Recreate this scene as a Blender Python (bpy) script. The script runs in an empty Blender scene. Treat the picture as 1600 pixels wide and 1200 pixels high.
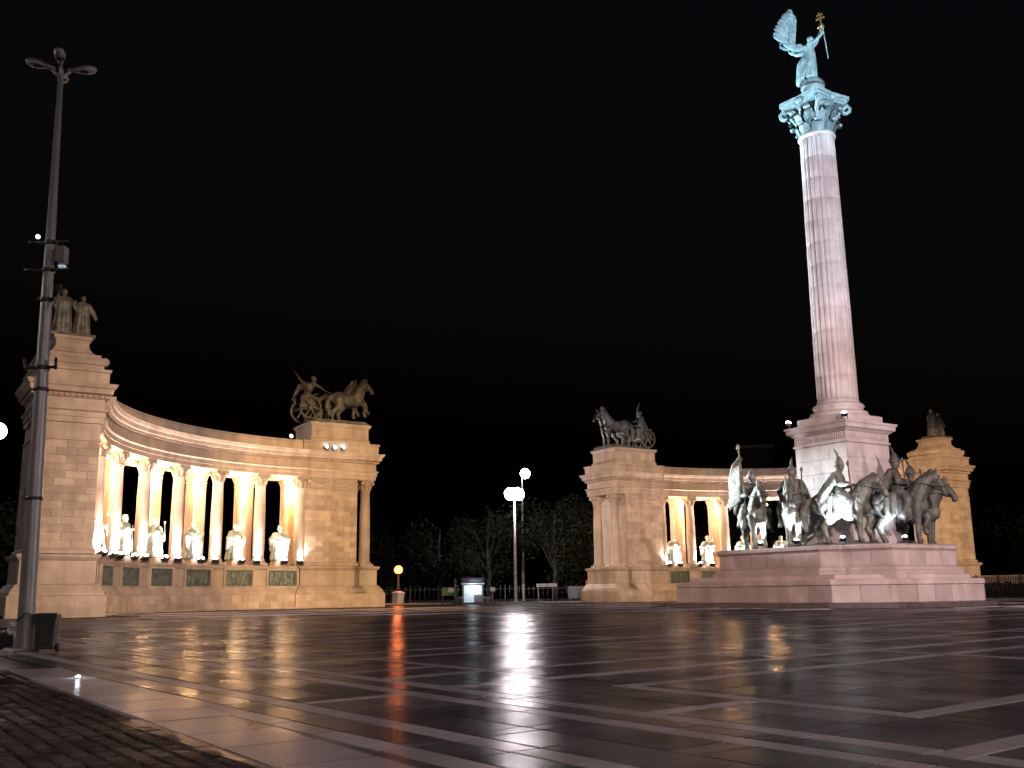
import bpy, bmesh, math, random
from mathutils import Vector, Matrix
from math import sin, cos, pi, radians as R
rnd = random.Random(7)
scene = bpy.context.scene
COL = scene.collection

# ------------------------------------------------------------------ camera, sky, exposure
CAM_Z, PITCH, ROLL, FPX = 0.8768, 0.2056, -0.0127, 1567.9
cam_d = bpy.data.cameras.new("camera"); cam = bpy.data.objects.new("camera", cam_d); COL.objects.link(cam)
cam.rotation_mode = 'QUATERNION'
_f = Vector((0, cos(PITCH), sin(PITCH))); _r0 = Vector((1, 0, 0)); _u0 = Vector((0, -sin(PITCH), cos(PITCH)))
_r = cos(ROLL) * _r0 + sin(ROLL) * _u0; _u = -sin(ROLL) * _r0 + cos(ROLL) * _u0
cam.rotation_quaternion = Matrix((_r, _u, -_f)).transposed().to_quaternion()
cam.location = (0, 0, CAM_Z)
cam_d.sensor_fit = 'HORIZONTAL'; cam_d.sensor_width = 36.0; cam_d.lens = 36.0 * FPX / 1600
cam_d.clip_start = 0.1; cam_d.clip_end = 3000
scene.camera = cam

world = bpy.data.worlds.new("World"); scene.world = world; world.use_nodes = True
_nt = world.node_tree; _bg = _nt.nodes["Background"]
_sky = _nt.nodes.new("ShaderNodeTexSky"); _sky.sky_type = 'NISHITA'; _sky.sun_disc = False
_sky.sun_elevation = R(-4); _sky.sun_rotation = R(150)
_nt.links.new(_sky.outputs[0], _bg.inputs[0]); _bg.inputs[1].default_value = 0.1

scene.view_settings.view_transform = 'Standard'; scene.view_settings.look = 'None'
scene.view_settings.exposure = 0.65; scene.view_settings.gamma = 1.0; scene.view_settings.use_curve_mapping = False
scene.render.engine = 'CYCLES'
scene.cycles.use_denoising = True
scene.cycles.max_bounces = 6; scene.cycles.diffuse_bounces = 2; scene.cycles.glossy_bounces = 3
scene.cycles.sample_clamp_indirect = 8.0
scene.cycles.caustics_reflective = False; scene.cycles.caustics_refractive = False

# ------------------------------------------------------------------ materials
def material(name, c1, c2, rough=0.6, scale=3.0, bump=0.0, bscale=30.0, metallic=0.0, rand=0.0, rvar=0.0, spec=0.5, streak=None, emit=None, island=False, wet=None):
    m = bpy.data.materials.new(name); m.use_nodes = True
    nt = m.node_tree; b = nt.nodes["Principled BSDF"]; N = nt.nodes.new; L = nt.links.new
    tc = N("ShaderNodeTexCoord")
    def noise(s, det=5, vec=None):
        n = N("ShaderNodeTexNoise"); n.inputs["Scale"].default_value = s; n.inputs["Detail"].default_value = det
        L(vec or geo_p, n.inputs["Vector"]); return n.outputs["Fac"]
    geo = N("ShaderNodeNewGeometry"); geo_p = geo.outputs["Position"]
    n1 = noise(scale)
    ramp = N("ShaderNodeValToRGB"); ramp.color_ramp.elements[0].position = 0.32; ramp.color_ramp.elements[1].position = 0.68
    ramp.color_ramp.elements[0].color = (*c1, 1); ramp.color_ramp.elements[1].color = (*c2, 1)
    L(n1, ramp.inputs[0]); col = ramp.outputs[0]
    if rand:
        if island:
            rv = geo.outputs["Random Per Island"]
        else:
            oi = N("ShaderNodeObjectInfo"); rv = oi.outputs["Random"]
        mr = N("ShaderNodeMapRange"); mr.inputs[3].default_value = 1 - rand; mr.inputs[4].default_value = 1 + rand * 0.6
        L(rv, mr.inputs[0])
        mx = N("ShaderNodeMix"); mx.data_type = 'RGBA'; mx.blend_type = 'MULTIPLY'; mx.inputs[0].default_value = 1
        L(col, mx.inputs[6]); L(mr.outputs[0], mx.inputs[7]); col = mx.outputs[2]
    if streak:
        mp = N("ShaderNodeMapping"); mp.inputs["Scale"].default_value = (.8, .8, 0.14); L(geo_p, mp.inputs[0])
        ns = noise(1.6, 4, mp.outputs[0])
        r2 = N("ShaderNodeValToRGB"); r2.color_ramp.elements[0].position = 0.42; r2.color_ramp.elements[1].position = 0.66
        r2.color_ramp.elements[0].color = (0, 0, 0, 1); r2.color_ramp.elements[1].color = (streak, streak, streak, 1)
        L(ns, r2.inputs[0])
        mx = N("ShaderNodeMix"); mx.data_type = 'RGBA'; L(r2.outputs[0], mx.inputs[0]); L(col, mx.inputs[6])
        mx.inputs[7].default_value = (c1[0] * .35, c1[1] * .35, c1[2] * .35, 1); col = mx.outputs[2]
    L(col, b.inputs["Base Color"])
    if rvar:
        mr = N("ShaderNodeMapRange"); mr.inputs[1].default_value = .3; mr.inputs[2].default_value = .7
        mr.inputs[3].default_value = max(.03, rough - rvar); mr.inputs[4].default_value = rough + rvar
        L(noise(scale * .35, 3), mr.inputs[0]); L(mr.outputs[0], b.inputs["Roughness"])
    else:
        b.inputs["Roughness"].default_value = rough
    b.inputs["Metallic"].default_value = metallic
    b.inputs["Specular IOR Level"].default_value = spec
    if bump:
        bp = N("ShaderNodeBump"); bp.inputs["Strength"].default_value = 1.0; bp.inputs["Distance"].default_value = bump
        L(noise(bscale, 4), bp.inputs["Height"]); L(bp.outputs[0], b.inputs["Normal"])
    if wet:      # damp stone with patches of standing film: part matt, part glossy
        db = N("ShaderNodeBsdfDiffuse"); L(col, db.inputs["Color"])
        n_a = noise(wet[2], 6); mr = N("ShaderNodeMapRange"); mr.inputs[1].default_value = .38; mr.inputs[2].default_value = .68
        mr.inputs[3].default_value = wet[0]; mr.inputs[4].default_value = wet[1]; L(n_a, mr.inputs[0])
        ms = N("ShaderNodeMixShader"); L(mr.outputs[0], ms.inputs[0]); L(db.outputs[0], ms.inputs[1]); L(b.outputs[0], ms.inputs[2])
        L(ms.outputs[0], nt.nodes["Material Output"].inputs["Surface"])
        if bump: L(bp.outputs[0], db.inputs["Normal"])
    if emit:
        b.inputs["Emission Color"].default_value = (*emit[0], 1); b.inputs["Emission Strength"].default_value = emit[1]
    return m

M = {}
M['lime'] = material('limestone', (.38, .30, .245), (.48, .40, .33), .8, 1.1, .01, 14, rand=.16, streak=.38)
M['lime_block'] = material('limestone_block', (.36, .285, .225), (.48, .395, .32), .82, 1.7, .008, 18, rand=.24, streak=.22)
M['pink'] = material('pink_granite', (.35, .255, .245), (.46, .355, .34), .62, 1.2, .004, 30, rand=.2, streak=.22)
M['pale'] = material('pale_stone', (.44, .36, .35), (.56, .47, .46), .7, 1.5, .004, 25, rand=.06, streak=.3)
M['step'] = material('dark_step_stone', (.05, .04, .04), (.10, .08, .08), .35, 2.5, .004, 20)
M['bronze'] = material('verdigris_bronze', (.05, .048, .042), (.22, .22, .19), .6, 2.2, .05, 9, metallic=.25)
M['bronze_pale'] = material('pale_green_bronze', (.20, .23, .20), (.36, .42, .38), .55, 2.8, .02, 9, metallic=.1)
M['bronze_blue'] = material('blue_green_bronze', (.16, .225, .24), (.30, .395, .42), .55, 2.8, .03, 9, metallic=.1)
M['bronze_shaded'] = material('shaded_blue_green_bronze', (.07, .10, .11), (.17, .22, .235), .55, 2.8, .03, 9, metallic=.1)  # same bronze as the leaf tips, with the capital's shade put into the colour
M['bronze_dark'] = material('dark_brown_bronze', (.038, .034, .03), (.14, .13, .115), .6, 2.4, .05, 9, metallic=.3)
M['relief'] = material('green_relief_bronze', (.06, .075, .065), (.15, .18, .155), .55, 4, .03, 12, metallic=.2)
M['gold'] = material('gilded', (.55, .30, .07), (.70, .42, .12), .35, 4, metallic=.8)
M['slab'] = material('wet_dark_slab', (.056, .048, .051), (.108, .094, .098), .17, 1.1, .0034, 30, rand=.3, rvar=.07, spec=.3, wet=(.13, .36, .55))
M['band'] = material('wet_pale_band_stone', (.24, .20, .205), (.29, .255, .275), .20, 1.4, .0034, 30, rand=.18, rvar=.07, spec=.3, wet=(.11, .28, .55))
M['slab_far'] = material('wet_dark_paving', (.056, .048, .051), (.108, .094, .098), .17, 1.1, .0034, 30, rand=.3, rvar=.07, spec=.3, wet=(.13, .36, .55), island=True)
M['band_far'] = material('wet_pale_paving', (.24, .20, .205), (.29, .255, .275), .20, 1.4, .0034, 30, rand=.18, rvar=.07, spec=.3, wet=(.11, .28, .55), island=True)
M['ground'] = material('wet_ground', (.030, .027, .026), (.065, .057, .053), .2, .6, .006, 18, rvar=.08, spec=.3, wet=(.05, .30, .3))
M['sett'] = material('granite_sett', (.022, .017, .016), (.06, .046, .044), .38, 5, .010, 26, rand=.45, rvar=.1, spec=.3, wet=(.04, .22, .8))
M['sett_far'] = material('granite_sett_far', (.022, .017, .016), (.06, .046, .044), .38, 5, .010, 26, rand=.45, rvar=.1, island=True, spec=.3, wet=(.04, .22, .8))
M['asphalt'] = material('asphalt', (.02, .018, .018), (.045, .04, .04), .6, 4, .006, 60)
M['pole'] = material('grey_painted_steel', (.17, .16, .157), (.23, .22, .213), .45, 2, .002, 20, metallic=.2)
M['dark_metal'] = material('dark_metal', (.02, .02, .022), (.045, .045, .05), .45, 5, metallic=.4)
M['bin'] = material('dark_green_plastic', (.010, .014, .013), (.022, .028, .026), .45, 3)
M['rubber'] = material('black_rubber', (.01, .01, .01), (.02, .02, .02), .8, 8)
M['car'] = material('black_car_paint', (.006, .006, .007), (.010, .010, .012), .12, 2)
M['glass'] = material('dark_glass', (.01, .012, .014), (.02, .022, .025), .06, 2)
M['carlight'] = material('red_lens', (.25, .02, .02), (.35, .03, .03), .2, 4)
M['chrome'] = material('chrome', (.6, .6, .6), (.7, .7, .7), .15, 4, metallic=1)
M['bark'] = material('bark', (.003, .0025, .002), (.006, .005, .004), .9, 5, .03, 8)
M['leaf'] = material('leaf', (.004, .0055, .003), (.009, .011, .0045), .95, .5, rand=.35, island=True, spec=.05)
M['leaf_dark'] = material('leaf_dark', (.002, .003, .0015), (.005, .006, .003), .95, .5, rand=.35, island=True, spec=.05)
M['white_panel'] = material('white_panel', (.65, .66, .66), (.75, .76, .76), .5, 4)
M['blue_panel'] = material('blue_panel', (.03, .05, .09), (.05, .075, .13), .5, 4)
M['green_panel'] = material('green_panel', (.05, .15, .07), (.08, .2, .1), .5, 4)
M['red_panel'] = material('red_panel', (.22, .02, .03), (.3, .03, .04), .5, 4)
M['concrete'] = material('concrete', (.22, .2, .19), (.33, .3, .28), .85, 2, .004, 20, rand=.1)
M['grey_wall'] = material('grey_wall', (.03, .03, .033), (.05, .05, .055), .9, .3)
M['lamp_white'] = material('lit_lamp_white', (.9, .9, .9), (.9, .9, .9), .4, 1, emit=((1, .90, .88), 60))
M['lamp_bright'] = material('brilliant_lamp_white', (.9, .9, .9), (.9, .9, .9), .4, 1, emit=((1, .90, .94), 210))
M['lamp_soft'] = material('lit_lens_white', (.9, .9, .9), (.9, .9, .9), .4, 1, emit=((1, .93, .88), 14))
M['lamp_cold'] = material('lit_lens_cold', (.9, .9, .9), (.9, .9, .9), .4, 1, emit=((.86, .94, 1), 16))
M['lamp_red'] = material('lit_globe_orange', (.9, .3, .1), (.9, .3, .1), .4, 1, emit=((1, .085, .015), 12))
M['lamp_win'] = material('lit_window', (.8, .9, .9), (.8, .9, .9), .4, 1, emit=((.78, .93, 1), 2.4))
M['lamp_win2'] = material('lit_panel', (.8, .9, .9), (.8, .9, .9), .4, 1, emit=((.62, .80, 1), .22))
M['win_dim'] = material('dim_window', (.1, .1, .1), (.1, .1, .1), .4, 1, emit=((1, .85, .6), .03))
M['win_off'] = material('dark_window', (.02, .02, .025), (.03, .03, .035), .3, 1)

# ------------------------------------------------------------------ helpers
def link(o, parent=None):
    COL.objects.link(o)
    if parent is not None: o.parent = parent
    return o
def tag(o, label=None, cat=None, group=None, kind=None):
    if label: o['label'] = label
    if cat: o['category'] = cat
    if group: o['group'] = group
    if kind: o['kind'] = kind
    return o
def empty(name, loc, rz=0, label=None, cat=None, group=None, scale=1):
    o = bpy.data.objects.new(name, None); COL.objects.link(o)
    o.location = loc; o.rotation_euler = (0, 0, rz); o.scale = (scale,) * 3
    return tag(o, label, cat, group)
def inst(name, mesh, parent=None, loc=(0, 0, 0), rot=(0, 0, 0), scale=(1, 1, 1)):
    o = bpy.data.objects.new(name, mesh); link(o, parent)
    o.location = loc; o.rotation_euler = rot; o.scale = scale
    return o
def copy_tree(o, parent=None):
    c = o.copy(); COL.objects.link(c); c.parent = parent
    for ch in list(o.children): copy_tree(ch, c)
    return c

class MB:
    def __init__(s): s.v = []; s.f = []; s.sm = []
    def add(s, vs, fs, smooth=False):
        n = len(s.v); s.v += [tuple(v) for v in vs]; s.f += [tuple(i + n for i in f) for f in fs]; s.sm += [smooth] * len(fs); return s
    def box(s, c, d, rz=0, mat=None):
        hx, hy, hz = d[0] / 2, d[1] / 2, d[2] / 2
        vs = [Vector((x * hx, y * hy, z * hz)) for z in (-1, 1) for y in (-1, 1) for x in (-1, 1)]
        m = Matrix.Rotation(rz, 3, 'Z') if mat is None else mat
        vs = [m @ v + Vector(c) for v in vs]
        return s.add(vs, [(0, 2, 3, 1), (4, 5, 7, 6), (0, 1, 5, 4), (2, 6, 7, 3), (0, 4, 6, 2), (1, 3, 7, 5)])
    def b2(s, a, b):
        return s.box([(a[i] + b[i]) / 2 for i in range(3)], [abs(b[i] - a[i]) for i in range(3)])
    def cbox(s, c, d, ch=.01):
        # box with chamfered top edges
        hx, hy, hz = d[0] / 2, d[1] / 2, d[2] / 2; x, y, z = c
        def ring(a, b, zz): return [(x - a, y - b, zz), (x + a, y - b, zz), (x + a, y + b, zz), (x - a, y + b, zz)]
        vs = ring(hx, hy, z - hz) + ring(hx, hy, z + hz - ch) + ring(hx - ch, hy - ch, z + hz)
        fs = [(3, 2, 1, 0), (8, 9, 10, 11)]
        for k in (0, 4):
            for i in range(4): fs.append((k + i, k + (i + 1) % 4, k + 4 + (i + 1) % 4, k + 4 + i))
        return s.add(vs, fs)
    def prism(s, poly, z0, z1):
        n = len(poly)
        vs = [(p[0], p[1], z0) for p in poly] + [(p[0], p[1], z1) for p in poly]
        fs = [tuple(range(n))[::-1], tuple(range(n, 2 * n))] + [(i, (i + 1) % n, n + (i + 1) % n, n + i) for i in range(n)]
        return s.add(vs, fs)
    def lathe(s, prof, c=(0, 0, 0), n=16, mod=None, mat=None, smooth=True):
        vs = []; k = len(prof)
        for i in range(n):
            a = 2 * pi * i / n
            for (r, z) in prof:
                rr = r * (mod(a, z) if mod else 1)
                p = Vector((rr * cos(a), rr * sin(a), z))
                if mat is not None: p = mat @ p
                vs.append(p + Vector(c))
        fs = [(i * k + j, ((i + 1) % n) * k + j, ((i + 1) % n) * k + j + 1, i * k + j + 1) for i in range(n) for j in range(k - 1)]
        fs.append(tuple(i * k for i in range(n))[::-1]); fs.append(tuple(i * k + k - 1 for i in range(n)))
        return s.add(vs, fs, smooth)
    def tube(s, pts, r, n=8, smooth=True):
        pts = [Vector(p) for p in pts]; k = len(pts)
        rs = r if isinstance(r, (list, tuple)) else [r] * k
        vs = []
        for i, p in enumerate(pts):
            d = (pts[min(i + 1, k - 1)] - pts[max(i - 1, 0)]).normalized()
            a = d.orthogonal().normalized() if i == 0 else (a - d * a.dot(d)).normalized()
            b = d.cross(a)
            vs += [p + rs[i] * (cos(2 * pi * j / n) * a + sin(2 * pi * j / n) * b) for j in range(n)]
        fs = [(i * n + j, i * n + (j + 1) % n, (i + 1) * n + (j + 1) % n, (i + 1) * n + j) for i in range(k - 1) for j in range(n)]
        fs += [tuple(range(n))[::-1], tuple(range((k - 1) * n, k * n))]
        return s.add(vs, fs, smooth)
    def ell(s, c, r, n=12, m=8, rot=None):
        prof = [(max(1e-3, sin(pi * j / m)), -cos(pi * j / m)) for j in range(m + 1)]
        mt = (rot or Matrix.Identity(3)) @ Matrix.Diagonal(Vector(r))
        return s.lathe(prof, c, n, mat=mt)
    def cap(s, p0, r0, p1, r1, n=10, flat=1.0):
        p0, p1 = Vector(p0), Vector(p1); d = p1 - p0; L = d.length
        q = d.to_track_quat('Z', 'Y').to_matrix() if L > 1e-6 else Matrix.Identity(3)
        prof = [(max(1e-3, r0 * sin(t)), -r0 * cos(t)) for t in [pi / 2 * j / 3 for j in range(4)]]
        prof += [(max(1e-3, r1 * cos(t)), L + r1 * sin(t)) for t in [pi / 2 * j / 3 for j in range(4)]]
        return s.lathe(prof, p0, n, mat=q)
    def chain(s, pts, rs, n=10):
        for i in range(len(pts) - 1): s.cap(pts[i], rs[i], pts[i + 1], rs[i + 1], n)
        return s
    def sweep(s, path, prof, closed=False, cap=True):
        """path: 2D points; profile (offset to the left of the direction of travel, z)."""
        n = len(path); P = [Vector(p) for p in path]; vs = []; k = len(prof)
        for i in range(n):
            a = P[i] - P[i - 1] if (i > 0 or closed) else P[1] - P[0]
            b = P[(i + 1) % n] - P[i] if (i < n - 1 or closed) else P[i] - P[i - 1]
            na = Vector((-a.y, a.x)).normalized(); nb = Vector((-b.y, b.x)).normalized()
            m = (na + nb); m = m / max(.2, 1 + na.dot(nb))
            for (o, z) in prof: vs.append((P[i].x + m.x * o, P[i].y + m.y * o, z))
        fs = []
        for i in range(n if closed else n - 1):
            j = (i + 1) % n
            for t in range(k - 1): fs.append((i * k + t, i * k + t + 1, j * k + t + 1, j * k + t))
        if not closed and cap:
            fs.append(tuple(range(k))); fs.append(tuple((n - 1) * k + t for t in range(k))[::-1])
        return s.add(vs, fs)
    def mesh(s, name, mat, fix=True):
        me = bpy.data.meshes.new(name); me.from_pydata(s.v, [], s.f)
        me.polygons.foreach_set('use_smooth', s.sm)
        if fix:
            bm = bmesh.new(); bm.from_mesh(me); bmesh.ops.recalc_face_normals(bm, faces=bm.faces); bm.to_mesh(me); bm.free()
        me.materials.append(mat); me.update(); return me
    def build(s, name, mat, parent=None, loc=(0, 0, 0), rot=(0, 0, 0)):
        return inst(name, s.mesh(name, mat), parent, loc, rot)

def sculpt_mesh(mb, name, mat, voxel=.045, smooth=3, noise=0.0):
    """melt overlapping shapes into one continuous surface"""
    me = mb.mesh(name + '_src', mat)
    o = bpy.data.objects.new('tmp', me); COL.objects.link(o)
    md = o.modifiers.new('r', 'REMESH'); md.mode = 'VOXEL'; md.voxel_size = voxel; md.use_smooth_shade = True
    md2 = o.modifiers.new('s', 'SMOOTH'); md2.factor = .5; md2.iterations = smooth
    if noise:
        tx = bpy.data.textures.new('fold', 'CLOUDS'); tx.noise_scale = .25
        d = o.modifiers.new('d', 'DISPLACE'); d.texture = tx; d.strength = noise; d.mid_level = .5
    dg = bpy.context.evaluated_depsgraph_get(); dg.update()
    out = bpy.data.meshes.new_from_object(o.evaluated_get(dg)); out.name = name
    bpy.data.objects.remove(o); bpy.data.meshes.remove(me)
    out.materials.clear(); out.materials.append(mat)
    out.polygons.foreach_set('use_smooth', [True] * len(out.polygons)); out.update()
    return out

def spot(parent, loc, target, power, color, size=60, blend=.5, rad=.12):
    d = bpy.data.lights.new('floodlight_beam', 'SPOT'); d.energy = power; d.color = color
    d.spot_size = R(size); d.spot_blend = blend; d.shadow_soft_size = rad
    o = bpy.data.objects.new('floodlight_beam', d); link(o, parent)
    o.location = loc; v = Vector(target) - Vector(loc)
    o.rotation_euler = v.to_track_quat('-Z', 'Y').to_euler()
    return o
def point(parent, loc, power, color, rad=.3):
    d = bpy.data.lights.new('lamp_glow', 'POINT'); d.energy = power; d.color = color; d.shadow_soft_size = rad
    o = bpy.data.objects.new('lamp_glow', d); link(o, parent); o.location = loc; return o

# frames: ground, monument
def G(x, y):
    t = 40.0 - y
    return 0.0 if t < -4 else (-.01 * (t + 4) ** 2 / 16 if t < 4 else -.01 * t)
YAW = -0.571; CX, CY = 18.392, 55.739; RZ = 0.571
def W(u, v, z=0.0):
    return Vector((CX + u * cos(YAW) + v * sin(YAW), CY - u * sin(YAW) + v * cos(YAW), z))

WARM = (1.0, .60, .30); WARMW = (1.0, .78, .58); COLD = (.72, .88, 1.0); PINKW = (1.0, .81, .80)

# ================================================================== GROUND
def ground_sheet():
    xs = [-400, -220, -120, -60, -40] + [i for i in range(-30, 61, 3)] + [80, 140, 240, 400]
    ys = [-60, -30, -12] + [i for i in range(-6, 49, 2)] + [56, 66, 80, 100, 130, 200, 300, 420]
    vs = [(x, y, G(x, y) - .022) for y in ys for x in xs]; n = len(xs)
    fs = [(j * n + i, j * n + i + 1, (j + 1) * n + i + 1, (j + 1) * n + i) for j in range(len(ys) - 1) for i in range(n - 1)]
    return vs, fs
_vs, _fs = ground_sheet()
plaza = MB().add(_vs, _fs).build('plaza_ground', M['ground']); tag(plaza, 'dark wet stone ground of the square', kind='structure')

PY = R(-38)   # direction of the paving pattern
PU = Vector((cos(PY), -sin(PY))); PV = Vector((sin(PY), cos(PY)))
def P2W(u, v): p = PU * u + PV * v; return p.x, p.y
PROT = math.atan2(PU.y, PU.x)
def kerb_u(v): return 2.95 + .047 * v
# pale bands: rectangles u0,u1,v0,v1 in the paving frame
BANDS = []
def bu(u0, u1, v0=-2, v1=90): BANDS.append((u0, u1, v0, v1))
def bv(v0, v1, u0=9.2, u1=90): BANDS.append((u0, u1, v0, v1))
bu(4.24, 4.54); bu(4.97, 5.27); bu(6.55, 6.84); bu(7.17, 7.47)
for k in range(5):
    o = k * 11.8
    bv(4.0 + o, 4.3 + o, 7.5); bv(5.38 + o, 5.68 + o, 8.94); bv(9.25 + o, 9.55 + o, 8.94)
    bv(10.75 + o, 11.05 + o, 7.5); bv(12.3 + o, 12.6 + o, 7.5)
    bv(7.2 + o, 7.45 + o, 7.5, 8.94); bv(10.45 + o, 10.7 + o, 5.29, 6.52); bv(13.6 + o, 13.85 + o, 7.5, 9.2)
    for uu in (8.94, 16.4, 24.4, 32.0, 40.0, 48.0):
        bu(uu, uu + .28, 5.5 + o, 9.4 + o)
        if uu > 9: bu(uu, uu + .28, 9.4 + o, 12.45 + o)
    bu(9.1, 9.36, 12.45 + o, 15.8 + o)
def cuts(edges, lo, hi, step):
    e = sorted(set([lo, hi] + [round(x, 3) for x in edges if lo < x < hi])); out = []
    e2 = [e[0]]
    for x in e[1:]:
        if x - e2[-1] > .12: e2.append(x)
    for a, b in zip(e2, e2[1:]):
        n = max(1, round((b - a) / step)); out += [a + (b - a) * i / n for i in range(n)]
    return out + [e2[-1]]
cu = cuts([b[0] for b in BANDS if b[3] - b[2] > 1.5] + [b[1] for b in BANDS if b[3] - b[2] > 1.5], 3.2, 60, .85)
cv = cuts([b[2] for b in BANDS if b[1] - b[0] > 1.5] + [b[3] for b in BANDS if b[1] - b[0] > 1.5] + [x for b in BANDS if 1 < b[1] - b[0] <= 1.5 for x in b[2:]], 1.0, 52, .85)
cells = []
def inview(x, y, z, m=40):
    d = Vector((x, y, z - CAM_Z)); w = d.dot(_f)
    if w < .3: return False
    return abs(d.dot(_r) / w * FPX) < 800 + m and abs(d.dot(_u) / w * FPX) < 600 + m
for i in range(len(cu) - 1):
    for j in range(len(cv) - 1):
        u0, u1, v0, v1 = cu[i], cu[i + 1], cv[j], cv[j + 1]; u, v = (u0 + u1) / 2, (v0 + v1) / 2
        if u1 < kerb_u(v) + .80: continue
        x, y = P2W(u, v)
        if y > 45 or not inview(x, y, G(x, y), 120): continue
        band = any(b[0] - .02 <= u <= b[1] + .02 and b[2] - .02 <= v <= b[3] + .02 for b in BANDS)
        cells.append((y, x, u1 - u0, v1 - v0, band))
cells.sort()
_cache = {}
def slab_mesh(w, h, band):
    k = (round(w, 2), round(h, 2), band)
    if k not in _cache:
        _cache[k] = MB().cbox((0, 0, -.03), (w - .017, h - .017, .06), .007).mesh('paving_slab', M['band' if band else 'slab'])
    return _cache[k]
far = {True: MB(), False: MB()}
cnt = {True: 0, False: 0}
for (y, x, w, h, band) in cells:
    z = G(x, y) + rnd.uniform(-.0015, .0015); tx, ty = rnd.gauss(0, .0009), rnd.gauss(0, .0009)
    slope = .01 if y < 40 else 0
    rot = Matrix.Rotation(slope, 3, 'X') @ Matrix.Rotation(PROT, 3, 'Z') @ Matrix.Rotation(tx, 3, 'X') @ Matrix.Rotation(ty, 3, 'Y')
    if cnt[band] < (150 if band else 290):
        cnt[band] += 1
        o = inst('band_stone' if band else 'paving_slab', slab_mesh(w, h, band), plaza, (x, y, z)); o.rotation_euler = rot.to_euler()
    else:
        t = MB().cbox((0, 0, -.03), (w - .017, h - .017, .06), .007)
        far[band].add([rot @ Vector(v) + Vector((x, y, z)) for v in t.v], t.f)
far[False].build('paving_slabs', M['slab_far'], plaza)['kind'] = 'stuff'
far[True].build('band_stones', M['band_far'], plaza)['kind'] = 'stuff'
# thin pale bands going on across the far square
fb = MB()
for (u0, u1, v0, v1) in BANDS:
    a, b = Vector(P2W((u0 + u1) / 2, (v0 + v1) / 2)), max(u1 - u0, v1 - v0)
    n = max(1, int(b / 2))
    for t in range(n):
        if u1 - u0 > v1 - v0: q = (u0 + (u1 - u0) * (t + .5) / n, (v0 + v1) / 2, (u1 - u0) / n, v1 - v0)
        else: q = ((u0 + u1) / 2, v0 + (v1 - v0) * (t + .5) / n, u1 - u0, (v1 - v0) / n)
        x, y = P2W(q[0], q[1])
        if y < 45.5 or y > 92 or abs(x) > 70: continue
        pu = (x - CX) * cos(YAW) - (y - CY) * sin(YAW); pv = (x - CX) * sin(YAW) + (y - CY) * cos(YAW)
        if abs(pu) < 8 and -8 < pv < 9: continue
        if pv > 33 or (abs(pu) > 17 and math.hypot(abs(pu) - 17.6, pv - 17.7) > 15.6 and pv > 15): continue
        fb.box((x, y, -.012), (q[2], q[3], .024), PROT)
fb.build('far_band_stones', M['band_far'], plaza)['kind'] = 'stuff'

# border stones along the road
kerb = empty('kerb', (0, 0, 0)); tag(kerb, 'broad pale border stones between square and cobbled road', kind='structure')
v = -1.0; k = 0
km = [MB().cbox((0, 0, -.09), (.83, l - .014, .18), .02).mesh('kerb_stone', M['band']) for l in (1.1, .9)]
while v < 17.5:
    l = (1.1, .9)[k % 2]; vm = v + l / 2; x, y = P2W(kerb_u(vm) + .42, vm)
    if y > .5:
        o = inst('kerb_stone', km[k % 2], kerb, (x, y, G(x, y) + .004 + rnd.uniform(-.002, .002)), (.01, 0, PROT - .047 + rnd.uniform(-.004, .004)))
    v += l; k += 1
# cobbled road, a little lower than the border
road = empty('road', (0, 0, 0)); tag(road, 'dark cobbled road at the edge of the square', kind='structure')
rb = MB()
vv = [-3, 2, 6, 10, 14, 18, 24, 40]
for a, b in zip(vv, vv[1:]):
    q = [P2W(kerb_u(a) + .03, a), P2W(kerb_u(b) + .03, b), P2W(-14, b), P2W(-14, a)]
    rb.add([(p[0], p[1], G(*p) - .0225 - (.0 if 0 else 0)) for p in q], [(0, 1, 2, 3)])
sett_m = [MB().cbox((0, 0, -.05), (wd, ln, .1), .016).mesh('cobble', M['sett']) for wd, ln in ((.15, .24), (.15, .2), (.14, .27))]
sl = []
v = 2.0
row = 0
for iu in range(24):
    v = 3.0 + rnd.uniform(0, .2)
    while v < 21:
        l = (.24, .2, .27)[rnd.randrange(3)]; u = kerb_u(v) - .1 - iu * .168
        x, y = P2W(u, v + l / 2)
        if inview(x, y, G(x, y), 40) and y > 1: sl.append((y, x, l))
        v += l + .025
sl.sort(); sf = MB()
for i, (y, x, l) in enumerate(sl):
    z = G(x, y) - .0 + rnd.uniform(-.006, .006)
    rot = (rnd.gauss(.01, .03), rnd.gauss(0, .03), PROT - .047 + rnd.gauss(0, .03))
    if i < 290:
        inst('cobble', sett_m[(.24, .2, .27).index(l)], road, (x, y, z), rot)
    else:
        t = MB().cbox((0, 0, -.05), (.15, l, .1), .016); m = Matrix.Rotation(rot[2], 3, 'Z') @ Matrix.Rotation(rot[0], 3, 'X')
        sf.add([m @ Vector(q) + Vector((x, y, z)) for q in t.v], t.f)
sf.build('cobbles', M['sett_far'], road)['kind'] = 'stuff'

# small glowing disc at the bright spot in the paving
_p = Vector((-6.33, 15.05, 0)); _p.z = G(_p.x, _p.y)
gl = empty('bright_spot', _p, 0, 'tiny bright white spot set in wet paving near the border stones', 'light')
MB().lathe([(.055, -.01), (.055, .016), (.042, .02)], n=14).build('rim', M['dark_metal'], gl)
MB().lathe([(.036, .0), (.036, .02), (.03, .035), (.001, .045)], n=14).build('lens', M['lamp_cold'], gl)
point(gl, (0, 0, .10), 1.2, COLD, .03)

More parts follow.
